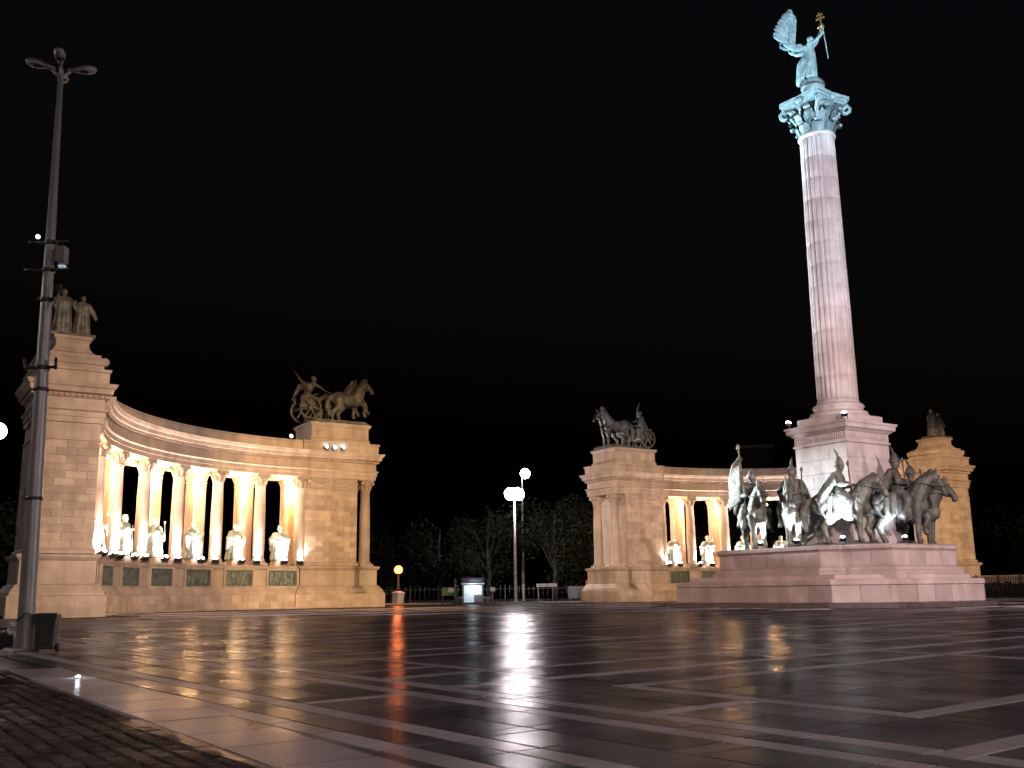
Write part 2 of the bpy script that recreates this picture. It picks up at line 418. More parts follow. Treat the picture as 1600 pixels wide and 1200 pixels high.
# ================================================================== COLONNADES
W1, W2H, DP = 1.55, 2.89, 3.77
PW, PG, V1, V2 = 37.35, 14.88, 17.8, 35.69
UC, VC = 17.6, 17.7
RI, RO, RC, RP = 17.85, 21.45, 18.3, 20.75      # inner and outer face, column ring, rear pier ring
TH0 = R(10.5)
NB = 7
def ent(n0):   # entablature profile, offset grows outward
    p = [(0, 9.72), (.07, 9.74), (.07, 10.02), (.13, 10.03), (.13, 10.30), (.24, 10.36), (.24, 10.43), (.06, 10.47), (.06, 10.98), (.16, 11.04),
         (.16, 11.20), (.40, 11.26), (.44, 11.50), (.52, 11.56), (.61, 11.77), (.05, 11.80)]
    return [(n0 + a, b) for a, b in p]
BASE = [(.72, -.02), (.72, 1.02), (.62, 1.06), (.60, 1.20), (.36, 1.55), (.22, 1.62), (.22, 2.74), (.30, 2.80), (.40, 2.93), (.40, 3.04), (.05, 3.08)]

def rect(u0, u1, v0, v1): return [(u0, v0), (u0, v1), (u1, v1), (u1, v0)]      # clockwise: left of travel is outside
def ashlar(core, axis, at, out, a0, a1, z0, z1, hc=.40, nb=3, thick=.05):
    """facing stones on one flat side; axis 'u' runs along u at v=at, 'v' runs along v at u=at; out = outward sign"""
    n = round((z1 - z0) / hc); hc = (z1 - z0) / n; L = (a1 - a0) / nb
    for i in range(n):
        segs = [L] * nb if i % 2 == 0 else [L / 2] + [L] * (nb - 1) + [L / 2]
        a = a0
        for l in segs:
            key = ('ash', round(l, 2), round(hc, 2), axis)
            if key not in _cache:
                d = (l - .022, thick, hc - .022) if axis == 'u' else (thick, l - .022, hc - .022)
                _cache[key] = MB().box((0, 0, 0), d).mesh('stone_block', M['lime_block'])
            pr = out * (thick / 2 - .012 + rnd.uniform(0, .008)); c = a + l / 2; z = z0 + (i + .5) * hc
            inst('stone_block', _cache[key], core, (c, at + pr, z) if axis == 'u' else (at + pr, c, z))
            a += l
def dentils(mb, path, off, z, size=.14, gap=.26, closed=True):
    n = len(path)
    for i in range(n if closed else n - 1):
        a, b = Vector(path[i]), Vector(path[(i + 1) % n]); d = b - a; L = d.length; d.normalize(); nn = Vector((-d.y, d.x))
        k = int((L + 2 * off) / gap)
        for t in range(k):
            p = a + d * (-off + (t + .5) * (L + 2 * off) / k) + nn * off
            mb.box((p.x, p.y, z), (size, size, .13), math.atan2(d.y, d.x))
def capital_mesh(r, h, ab, mat, name='capital', z0=0):
    mb = MB()
    mb.lathe([(r, z0), (r * 1.1, z0 + .06 * h), (r * 1.0, z0 + .12 * h), (r * 1.05, z0 + .45 * h), (r * 1.35, z0 + .82 * h)], n=16)
    mb.box((0, 0, z0 + .91 * h), (ab * 2, ab * 2, .18 * h))
    for i in range(8):
        a = i * pi / 4 + pi / 8
        mb.cap((r * 1.08 * cos(a), r * 1.08 * sin(a), z0 + .15 * h), .09 * r + .03, (r * 1.28 * cos(a), r * 1.28 * sin(a), z0 + .5 * h), .13 * r + .03, 6)
    for i in range(4):
        a = i * pi / 2 + pi / 4
        mb.ell((ab * 1.22 * cos(a), ab * 1.22 * sin(a), z0 + .70 * h), (.16, .16, .16), 8, 6)
    return mb.mesh(name, mat)
COLH0, COLH1 = 3.08, 9.72
def column_mesh():
    z0, zt = 0, COLH1 - COLH0 - .78
    mb = MB(); mb.box((0, 0, .08), (1.08, 1.08, .16))
    mb.lathe([(.53, .16), (.56, .22), (.53, .29), (.45, .31), (.46, .36), (.49, .40), (.45, .45), (.42, .50), (.425, 2.2), (.40, 4.2), (.36, zt - .1), (.40, zt - .07), (.40, zt)], n=24)
    return mb.mesh('column', M['lime'])
col_me = column_mesh(); colcap_me = capital_mesh(.37, .78, .50, M['lime'])
def add_column(parent, u, v, rz):
    c = inst('column', col_me, parent, (u, v, COLH0), (0, 0, rz))
    inst('capital', colcap_me, c, (0, 0, COLH1 - COLH0 - .78)); return c
def rear_pier_mesh():
    mb = MB(); H = COLH1 - COLH0
    mb.box((0, 0, .10), (1.34, 1.24, .20)); mb.box((0, 0, .28), (1.22, 1.12, .16)); mb.box((0, 0, H / 2), (1.05, .96, H - .02))
    mb.box((0, -.49, H / 2), (.62, .10, H - .6)); mb.box((0, 0, H - .70), (1.13, 1.04, .10))
    mb.box((0, 0, H - .10), (1.36, 1.24, .19)); mb.box((0, 0, H - .28), (1.22, 1.10, .17)); mb.box((0, 0, H - .45), (1.12, 1.02, .15))
    return mb.mesh('rear_pier', M['lime'])
rp_me = rear_pier_mesh()
def relief_mesh(seed):
    r = random.Random(seed); mb = MB(); nx, nz = 26, 12; w, h = 2.05, 1.0
    bl = []
    for i in range(9):
        cx = -w / 2 + .2 + i * (w - .4) / 8 + r.uniform(-.06, .06); top = r.uniform(.1, .32)
        bl.append((cx, top + .07, .07, .08)); bl.append((cx, top - .2, .10, .2)); bl.append((cx + r.uniform(-.1, .1), -.3, .09, .25))
    def hgt(x, z):
        v = max([max(0, 1 - ((x - a) / c) ** 2 - ((z - b) / d) ** 2) for a, b, c, d in bl]); return .12 * math.sqrt(v)
    vs = [(-w / 2 + w * i / nx, -hgt(-w / 2 + w * i / nx, -h / 2 + h * j / nz), -h / 2 + h * j / nz) for j in range(nz + 1) for i in range(nx + 1)]
    fs = [(j * (nx + 1) + i, j * (nx + 1) + i + 1, (j + 1) * (nx + 1) + i + 1, (j + 1) * (nx + 1) + i) for j in range(nz) for i in range(nx)]
    mb.add(vs, fs, True)
    for (c, d) in (((0, -.03, h / 2 + .03), (w + .12, .1, .06)), ((0, -.03, -h / 2 - .03), (w + .12, .1, .06)), ((-w / 2 - .03, -.03, 0), (.06, .1, h)), ((w / 2 + .03, -.03, 0), (.06, .1, h))): mb.box(c, d)
    return mb.mesh('relief_panel', M['relief'])
relief_me = [relief_mesh(i) for i in range(4)]
_pf = MB()
for (c, d) in (((0, -.06, .62), (2.5, .16, .10)), ((0, -.06, -.62), (2.5, .16, .10)), ((-1.19, -.06, 0), (.12, .16, 1.14)), ((1.19, -.06, 0), (.12, .16, 1.14))): _pf.box(c, d)
panel_frame_me = _pf.mesh('panel_frame', M['lime'])

def flood_fixture(parent_loc, rz, label, tilt=.6, size=.34, group='floodlights on the colonnade ledge', mat='lamp_soft'):
    """small box floodlight; lens looks along local +y and up"""
    t = empty('floodlight', parent_loc, rz, label, 'floodlight', group)
    m = Matrix.Rotation(tilt, 3, 'X'); c = Vector((0, 0, .26))
    mb = MB(); mb.box(c, (size, size * .45, size * .8), mat=m); mb.build('housing', M['dark_metal'], t)
    mb = MB(); mb.ell(c + m @ Vector((0, size * .2, size * .1)), (size * .52, size * .3, size * .46), 12, 8, m); mb.build('lens', M[mat], t)
    MB().tube([(-size * .55, 0, .0), (-size * .55, 0, .28)], .018, 6).tube([(size * .55, 0, 0), (size * .55, 0, .28)], .018, 6).box((0, 0, .012), (size * 1.3, .12, .024)).build('bracket', M['dark_metal'], t)
    return t

def colonnade(sgn, label, nm):
    root = empty('colonnade', W(0, 0, 0), RZ, label, 'colonnade')
    def X(u): return sgn * u
    def poly(p):      # mirror keeps orientation
        return [(-a, b) for a, b in p][::-1] if sgn > 0 else p
    S = 1 if sgn < 0 else -1
    # everything below is written for the wing at negative u and mirrored
    def arc(r, a0=R(0), a1=R(90), n=42):
        pts = [(-UC - r * cos(a0 + (a1 - a0) * i / n), VC + r * sin(a0 + (a1 - a0) * i / n)) for i in range(n + 1)]
        return poly(pts)
    A0, A1 = R(11), R(90)
    # --- lower wall of the curved wing
    prof_in = [(a - .4, b) for a, b in BASE]
    wall = MB()
    pin = arc(RI - .05, A0, A1)
    # travelling P1 -> P2 on the negative side turns clockwise round the centre: the centre (front) lies to the right
    fr = [(-(o), z) for o, z in prof_in]; back = [(RO - RI + .1, 3.08), (RO - RI + .1, -.02)]
    wall.sweep(pin, fr + back + [fr[0]])
    wall_o = wall.build('base_wall', M['lime'], root)
    # facing stones on the lower wall
    nst = 26
    for c in range(2):
        for i in range(nst):
            a0 = A0 + (A1 - A0) * (i + .5 * c) / nst; a1 = min(A1, A0 + (A1 - A0) * (i + 1 + .5 * c) / nst)
            if a1 - a0 < .01: continue
            g = .006 / RI * 2; r = RI - .05 - .32; b = MB(); z0, z1 = .02 + c * .49, .50 + c * .49
            b.sweep(arc(r, a0 + g, a1 - g, 2), [(.02, z0), (-.03, z0), (-.03, z1), (.02, z1), (.02, z0)])
            b.build('stone_block', M['lime_block'], wall_o)
    # --- entablature with parapet over the columns
    e = MB(); f = [(-(o), z) for o, z in ent(0)]
    D = RO - RI
    e.sweep(arc(RI, A0 - .02, A1 + .0), f + [(.15, 11.82), (.15, 12.42), (.08, 12.46), (.08, 12.55), (D - .1, 12.56), (D - .1, 11.8), (D + .5, 11.75), (D + .1, 11.1), (D, 10.4), (D, 9.72), f[0]])
    e_o = e.build('entablature', M['lime'], root)
    d = MB(); pa = arc(RI - .22, A0, A1, 150)
    for i in range(150):
        p = Vector(pa[i]).lerp(Vector(pa[i + 1]), .5); dr = Vector(pa[i + 1]) - Vector(pa[i])
        d.box((p.x, p.y, 11.12), (.11, .16, .14), math.atan2(dr.y, dr.x))
    d.build('dentil_row', M['lime'], e_o)
    # --- columns, rear piers, reliefs
    for k in range(1, NB + 1):
        th = TH0 + (R(90) - TH0) * k / NB
        if k == NB: th -= R(1.0)
        u, v = -UC - RC * cos(th), VC + RC * sin(th); rz = math.atan2(sin(th), -cos(th)) - pi / 2
        add_column(root, X(u) * -1 if sgn > 0 else u, v, -rz if sgn > 0 else rz)
        u2, v2 = -UC - RP * cos(th), VC + RP * sin(th)
        inst('rear_pier', rp_me, root, (-u2 if sgn > 0 else u2, v2, COLH0), (0, 0, -rz if sgn > 0 else rz))
    for k in range(NB):
        th = TH0 + (R(90) - TH0) * (k + .5) / NB
        rr = RI + .40 - .22 - .10 - .03
        u, v = -UC - rr * cos(th), VC + rr * sin(th); rz = math.atan2(sin(th), -cos(th)) - pi / 2
        rpo = inst('relief_panel', relief_me[k % 4], root, (-u if sgn > 0 else u, v, 2.17), (0, 0, -rz if sgn > 0 else rz)); inst('panel_frame', panel_frame_me, rpo)
    # --- end piers
    def pier(u0, u1, v0, v1, ns, sides):
        if sgn > 0: u0, u1 = -u1, -u0
        core = MB(); rc = rect(u0, u1, v0, v1)
        core.prism(rc[::-1], -.02, 9.75)
        core.sweep(rc, BASE, closed=True)
        core.sweep(rc, [(.0, 8.80), (.07, 8.83), (.07, 8.92), (.0, 8.95)], closed=True)
        core.sweep(rc, [(.0, 3.08), (.14, 3.10), (.14, 3.24), (.06, 3.32), (.0, 3.34)], closed=True)
        o = core.build('pier', M['lime'], root)
        for s_ in sides:
            if s_ == 'f': ashlar(o, 'u', v0, -1, u0, u1, 3.36, 8.78, .40, ns)
            if s_ == 'l': ashlar(o, 'v', u0, -1, v0, v1, 3.36, 8.78, .40, 3)
            if s_ == 'r': ashlar(o, 'v', u1, 1, v0, v1, 3.36, 8.78, .40, 3)
        # plinth stones on the front and the visible sides
        for c in range(2):
            z0, z1 = .03 + c * .49, .51 + c * .49
            for i in range(ns):
                l = (u1 - u0 + 1.44) / ns; b = MB(); b.box((u0 - .72 + (i + .5) * l, v0 - .725, (z0 + z1) / 2), (l - .02, .05, z1 - z0 - .02)); b.build('stone_block', M['lime_block'], o)
        return o
    sd = 'l' if sgn < 0 else 'l'
    p_outer = pier(-PW - W1, -PW + W1, V1, V1 + DP, 3, 'fl')
    p_inner = pier(-PG - W2H, -PG + W2H - 1.45, V2, V2 + DP, 4, 'f' if sgn < 0 else 'f')
    # festoon carved under the architrave of the inner pier
    u_c = -PG - .72; cu_ = -u_c if sgn > 0 else u_c
    fe = MB()
    for s2 in (-1, 1):
        pts = [(cu_ + s2 * (.15 + 1.6 * t), V2 - .03, 9.5 - .32 * sin(pi * t)) for t in [i / 8 for i in range(9)]]
        fe.tube(pts, [.05, .08, .1, .12, .13, .12, .1, .08, .05], 7)
    fe.ell((cu_, V2 - .03, 9.42), (.18, .1, .18), 10, 6)
    fe.build('festoon', M['lime'], root)
    # entablatures of the two piers
    for (u0, u1, v0, v1, ext) in ((-PW - W1, -PW + W1, V1, V1 + DP, 0), (-PG - W2H, -PG + W2H, V2, V2 + DP, 1)):
        if sgn > 0: u0, u1 = -u1, -u0
        rc = rect(u0, u1, v0, v1); en = MB()
        en.prism(rc[::-1], 9.70, 12.54)
        en.sweep(rc, ent(.02), closed=True)
        en.sweep(rc, [(.0, 11.80), (.22, 11.82), (.22, 12.38), (.30, 12.44), (.30, 12.57), (-.3, 12.60)], closed=True)
        eo = en.build('pier_entablature', M['lime'], root)
        dd = MB(); dentils(dd, rc, .25, 11.12); dd.build('dentil_row', M['lime'], eo)
        uc_, vc_ = (u0 + u1) / 2, (v0 + v1) / 2
        at = MB()
        if ext:   # plain attic block carrying a chariot
            a = rect(u0 + .55, u1 - .55, v0 + .2, v1 - .2)
            at.prism(a[::-1], 12.5, 14.08)
            at.sweep(a, [(0, 12.55), (.14, 12.6), (.14, 12.82), (.04, 12.92), (.04, 13.78), (.12, 13.84), (.2, 13.98), (.2, 14.10), (-.3, 14.12)], closed=True)
            ao = at.build('attic', M['lime'], root)
            for i in range(-2, 3):
                b = MB(); b.sweep(rect(uc_ + i * .82 - .3, uc_ + i * .82 + .3, v0 + .13, v0 + .17), [(.0, 13.08), (.02, 13.1), (.02, 13.6), (.0, 13.62)], closed=True)
                b.build('carved_panel', M['lime'], ao)
        else:     # stepped and scrolled attic under a figure group
            a = rect(u0 + .35, u1 - .35, v0 + .35, v1 - .35)
            at.prism(a[::-1], 12.5, 13.4)
            at.sweep(a, [(.18, 12.55), (.30, 12.62), (.30, 12.82), (.36, 12.86), (.38, 13.05), (.30, 13.22), (.16, 13.26), (.16, 13.40), (-.02, 13.42), (-.22, 13.56), (-.36, 13.8), (-.40, 14.05), (-.34, 14.2), (-.26, 14.28), (-.26, 14.42), (-1.19, 14.45)], closed=True)
            ao = at.build('attic', M['lime'], root)
            for su in (-1, 1):
                b = MB(); m = Matrix.Rotation(pi / 2, 3, 'X')
                b.lathe([(.05, -DP / 2 + .1), (.22, -DP / 2 + .1), (.22, DP / 2 - .1), (.05, DP / 2 - .1)], (uc_ + su * (W1 + .0), vc_, 13.05), 14, mat=m, smooth=False)
                b.build('scroll', M['lime'], ao)
    # free columns at the end that faces the gap
    ue = -PG + W2H - .50
    if sgn > 0: ue = -ue
    for vv_ in (V2 + .62, V2 + DP - .62): add_column(root, ue, vv_, 0)
    be = MB(); u0, u1 = sorted((ue - (.95 if sgn < 0 else -.95), ue + (.5 if sgn < 0 else -.5)))
    rc = rect(u0, u1, V2, V2 + DP); be.prism(rc[::-1], -.02, 3.06); be.sweep(rc, BASE, closed=True)
    be.build('column_base', M['lime'], root)
    # low step round the foot
    st = MB(); st.sweep(arc(RI - 1.1, A0 + .03, A1 - .0), [(0, -.02), (-.0, .07), (.5, .075), (.5, -.02), (0, -.02)])
    st.build('foot_step', M['lime'], root)
    return root

cl = colonnade(-1, 'curved stone colonnade with the war chariot, nearer the wheeled bin', 'l')
cr = colonnade(1, 'curved stone colonnade behind the tall column monument', 'r')

# --- lights of the colonnades
def bay_light(sgn, th, r, z, tgt_r, tgt_z, power, color, size, lens=True, label='', mat='lamp_soft', dth=0):
    u, v = -UC - r * cos(th), VC + r * sin(th); tu, tv = -UC - tgt_r * cos(th + dth), VC + tgt_r * sin(th + dth)
    if sgn > 0: u, tu = -u, -tu
    a, b = W(u, v, z), W(tu, tv, tgt_z)
    rz = math.atan2(b.y - a.y, b.x - a.x) - pi / 2
    t = flood_fixture(a, rz, label, .9, .46, mat=mat)
    d = (b - a).normalized(); m = Matrix.Rotation(-rz, 3, 'Z')
    spot(t, m @ (d * .22) + Vector((0, 0, .30)), m @ (b - a), power, color, size, .7, .1)
ordn = ['first', 'second', 'third', 'fourth', 'fifth', 'sixth', 'seventh']
for sgn, wn in ((-1, 'war chariot colonnade'), (1, 'peace chariot colonnade')):
    for k in range(NB):
        th = TH0 + (R(90) - TH0) * (k + .5) / NB
        bay_light(sgn, th, 17.62, 3.08, 18.75, 4.6, 1100, (.92, .97, 1.0), 95, label='glowing floodlight before the %s king from the outer pier of the %s' % (ordn[k], wn))
        th2 = TH0 + (R(90) - TH0) * (k + 1) / NB
        bay_light(sgn, th2 - R(1.6), 17.62, 3.08, 18.6, 6.2, (2700 if k < NB - 1 else 600), (1.0, .74, .64), 110, dth=R(1.9), label='glowing floodlight at the %s column from the outer pier of the %s' % (ordn[k], wn))
        # lamp up between column and rear pier
        thl = th2 - R(2.6); rl = 19.5
        u, v_ = -UC - rl * cos(thl), VC + rl * sin(thl)
        if sgn > 0: u = -u
        t = empty('lantern', W(u, v_, 9.05), RZ, 'bright lantern under the soffit, %s from the outer pier of the %s' % (ordn[k], wn), 'lantern', 'lanterns under the soffit')
        MB().tube([(0, 0, .22), (0, 0, .68)], .02, 6).build('rod', M['dark_metal'], t)
        MB().lathe([(.03, .24), (.16, .2), (.17, .16)], n=12).build('cap', M['dark_metal'], t)
        MB().ell((0, 0, .05), (.12, .12, .13), 10, 8).build('bulb', M['lamp_soft'], t)
        point(t, (0, 0, -.15), 950, (1.0, .50, .20), .14)

# ================================================================== STATUES
def king_mesh(seed, h=2.2):
    r = random.Random(seed); s = h / 1.85; mb = MB()
    def V(*p): return Vector(p) * s
    lean = r.uniform(-.05, .05); tw = r.uniform(-.3, .3); wide = r.uniform(.9, 1.25)
    # robe and legs
    mb.cap(V(.03, .1, .1), .16 * s, V(lean, .04, .95), .17 * s); mb.cap(V(.0, -.1, .1), .16 * s, V(lean, -.04, .95), .17 * s)
    mb.cap(V(.14, .12, .05), .06 * s, V(.24, .13, .04), .05 * s); mb.cap(V(.1, -.13, .05), .06 * s, V(.2, -.14, .04), .05 * s)
    for i in range(9):
        a = -2.4 + 4.8 * i / 8; q = .30 * wide * (1.0 if abs(a) > 1 else .75)
        mb.cap(V(q * -cos(a) * .9, q * sin(a), .06), .065 * s, V(lean - .17 * cos(a), .2 * sin(a), 1.25), .055 * s, 7)
    # cloak flaring behind
    mb.cap(V(-.16, .16, .1), .13 * s, V(lean - .08, .1, 1.35), .12 * s); mb.cap(V(-.16, -.16, .1), .13 * s, V(lean - .08, -.1, 1.35), .12 * s)
    # torso
    mb.ell(V(lean, 0, 1.17), (.17 * s, .22 * s, .32 * s)); mb.cap(V(lean, .19, 1.40), .105 * s, V(lean, -.19, 1.40), .105 * s)
    mb.cap(V(lean, 0, 1.42), .075 * s, V(lean + .02, 0, 1.58), .065 * s)
    # head, beard, crown
    mb.ell(V(lean + .04, 0, 1.68), (.105 * s, .085 * s, .125 * s)); mb.ell(V(lean + .15, 0, 1.67), (.03 * s, .022 * s, .035 * s), 6, 4)
    mb.ell(V(lean + .1, 0, 1.58), (.07 * s, .065 * s, .10 * s)); mb.ell(V(lean - .02, 0, 1.65), (.10 * s, .105 * s, .14 * s))
    k = seed % 3
    mb.lathe([(.095 * s, 1.74 * s), (.11 * s, 1.83 * s)] if k else [(.11 * s, 1.74 * s), (.12 * s, 1.80 * s), (.05 * s, 1.90 * s)], (lean * s + .03 * s, 0, 0), 10)
    # arms: one on the sword or sceptre, the other gathering the cloak
    for sd in (-1, 1):
        el = V(lean + r.uniform(-.06, .08), sd * .33 * wide, 1.12); up = r.random()
        ha = V(.26, sd * (.12 + .2 * up), 1.0 + .28 * up * (1 if sd > 0 else .4))
        mb.chain([V(lean, sd * .23, 1.38), el, ha], [.095 * s, .078 * s, .055 * s]); mb.ell(ha, (.07 * s, .05 * s, .06 * s), 8, 6)
        mb.cap(el, .1 * s, V(-.02, sd * .32 * wide, .55), .06 * s, 8)
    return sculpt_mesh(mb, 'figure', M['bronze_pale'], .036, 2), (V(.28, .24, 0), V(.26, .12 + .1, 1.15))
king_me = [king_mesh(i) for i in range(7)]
king_say = [['hidden mostly by the outer pier', 'leaning bronze king whose right arm is lifted', 'broad bronze king holding out a shield-like arm', 'slim robed bronze king with one long fold', 'hooded bronze king looking down', 'cloaked bronze king with bent elbow', 'wide-cloaked bronze king with crown, hands before him'],
            ['a', 'b', 'c', 'd', 'e', 'f', 'g']]
plinth_me = MB().box((0, 0, .12), (.98, .98, .24)).box((0, 0, .30), (.84, .84, .14)).mesh('plinth', M['lime'])
for si, (sgn, wn) in enumerate(((-1, 'war chariot colonnade'), (1, 'peace chariot colonnade'))):
    for k in range(NB):
        th = TH0 + (R(90) - TH0) * (k + .5) / NB
        u, v = -UC - 18.55 * cos(th), VC + 18.55 * sin(th)
        if sgn > 0: u = -u
        a = W(u, v, 3.08); face = W(-UC if sgn < 0 else UC, VC, 0) - a
        t = empty('king_statue', a, math.atan2(face.y, face.x), 'brightly lit bronze king statue, %s from the outer pier of the %s' % (ordn[k], wn), 'statue', 'king statues between the columns')
        me, (f0, f1) = king_me[(k + 2 * si) % 7]
        inst('plinth', plinth_me, t)
        fg = inst('figure', me, t, (0, 0, .37), (0, 0, rnd.uniform(-.35, .35)), (1.4, 1.55, 1.18))
        if k % 2 == 0: MB().tube([f0, f1 + Vector((0, 0, .25))], .022, 6).box(f1, (.04, .26, .04)).build('sword', M['bronze_pale'], fg)
        else: MB().tube([f0 + Vector((0, 0, .9)), f1 + Vector((0, 0, .55))], .024, 6).ell(f1 + Vector((0, 0, .6)), (.06, .06, .07), 8, 6).build('sceptre', M['bronze_pale'], fg)

def horse_prims(mb, pose='stand', head=0.0, s=1.0, o=(0, 0, 0)):
    O = Vector(o)
    def V(x, y, z): return O + Vector((x, y, z)) * s
    mb.ell(V(.46, 0, 1.2), (.40 * s, .30 * s, .38 * s)); mb.ell(V(0, 0, 1.18), (.62 * s, .31 * s, .34 * s)); mb.ell(V(-.55, 0, 1.24), (.42 * s, .31 * s, .37 * s))
    mb.ell(V(.72, 0, 1.12), (.17 * s, .2 * s, .25 * s))
    hx, hz = 1.04 + .16 * head, 2.02 - .16 * head
    nk = [V(.52, 0, 1.34), V(.74, 0, 1.68 + .05 * head), V(.92 + .06 * head, 0, 1.92 + .02 * head), V(hx, 0, hz)]
    mb.chain(nk, [.34 * s, .27 * s, .20 * s, .13 * s])
    ex = .36 - .20 * head
    hd = [V(hx, 0, hz), V(hx + ex * .55, 0, hz - .2), V(hx + ex * .95, 0, hz - .38), V(hx + ex * .98, 0, hz - .44)]
    mb.chain(hd, [.13 * s, .13 * s, .10 * s, .105 * s])
    mb.ell(V(hx + ex * .30 - .05, 0, hz - .17), (.15 * s, .115 * s, .19 * s), 10, 8)
    for sd in (-1, 1): mb.cap(V(hx + .0, sd * .08, hz + .08), .06 * s, V(hx + .03, sd * .11, hz + .30), .035 * s, 6)
    for i in range(9):
        t = i / 8; p = nk[0].lerp(nk[3], t) + Vector((-.18 * s * (1 - .3 * t), 0, .14 * s))
        mb.ell(p, (.13 * s, .08 * s, .16 * s), 7, 5)
    def fleg(sd, lift):
        if lift == 0: P = [(.50, 1.08), (.53, .62), (.51, .16), (.55, .05)]
        elif lift == 1: P = [(.55, 1.08), (.86, .78), (.72, .42), (.78, .32)]
        else: P = [(.58, 1.12), (1.02, 1.02), (1.10, .62), (1.16, .5)]
        mb.chain([V(a, sd * .17, b) for a, b in P], [.2 * s, .105 * s, .078 * s, .10 * s], 8)
    def hleg(sd, k):
        P = [(-.55, 1.15), (-.45, .84), (-.80, .52), (-.76, .15), (-.71, .05)] if k == 0 else [(-.6, 1.15), (-.62, .82), (-1.0, .56), (-1.04, .18), (-1.0, .06)] if k == 2 else [(-.5, 1.15), (-.32, .82), (-.58, .5), (-.48, .15), (-.43, .05)]
        mb.chain([V(a, sd * .18, b) for a, b in P], [.28 * s, .2 * s, .11 * s, .078 * s, .10 * s], 8)
    if pose == 'stand': fleg(1, 0); fleg(-1, 0); hleg(1, 0); hleg(-1, 1)
    elif pose == 'walk': fleg(1, 1); fleg(-1, 0); hleg(1, 0); hleg(-1, 1)
    else: fleg(1, 2); fleg(-1, 1); hleg(1, 1); hleg(-1, 2)
    mb.chain([V(-.9, 0, 1.4), V(-1.12, 0, 1.25), V(-1.2, 0, .85), V(-1.12, 0, .42)], [.09 * s, .13 * s, .15 * s, .07 * s], 7)
def rider_prims(mb, seed, s):
    r = random.Random(seed)
    def V(x, y, z): return Vector((x, y, z)) * s
    mb.ell(V(-.05, 0, 1.62), (.2 * s, .22 * s, .16 * s)); mb.ell(V(-.03, 0, 1.92), (.23 * s, .28 * s, .36 * s)); mb.cap(V(-.02, .22, 2.13), .15 * s, V(-.02, -.22, 2.13), .15 * s)
    mb.cap(V(0, 0, 2.2), .075 * s, V(.02, 0, 2.32), .07 * s); mb.ell(V(.04, 0, 2.42), (.145 * s, .125 * s, .16 * s)); mb.ell(V(.1, 0, 2.34), (.06 * s, .06 * s, .09 * s), 8, 6)
    mb.lathe([(.17 * s, 2.45 * s), (.16 * s, 2.54 * s), (.10 * s, 2.66 * s), (.04 * s, 2.76 * s)], (.03 * s, 0, 0), 10)
    for sd in (-1, 1):
        mb.chain([V(0, sd * .18, 1.58), V(.28, sd * .40, 1.28), V(.14, sd * .42, .82), V(.3, sd * .44, .74)], [.18 * s, .15 * s, .11 * s, .09 * s], 8)
        mb.chain([V(-.02, sd * .25, 2.12), V(.06 + r.uniform(-.05, .1), sd * .40, 1.84), V(.32, sd * (.12 + .2 * r.random()), 1.82)], [.14 * s, .12 * s, .085 * s], 8)
    # cloak over the back and the horse's rump
    for i in range(7):
        y = -.36 + .12 * i; mb.chain([V(-.12, y * .6, 2.12), V(-.36, y, 1.75), V(-.62, y * 1.15, 1.35 + r.uniform(-.08, .08))], [.14 * s, .16 * s, .14 * s], 7)
    # saddle cloth
    for sd in (-1, 1):
        for i in range(4): mb.cap(V(-.35 + .2 * i, sd * .28, 1.45), .10 * s, V(-.37 + .22 * i, sd * .42, .84), .09 * s, 7)
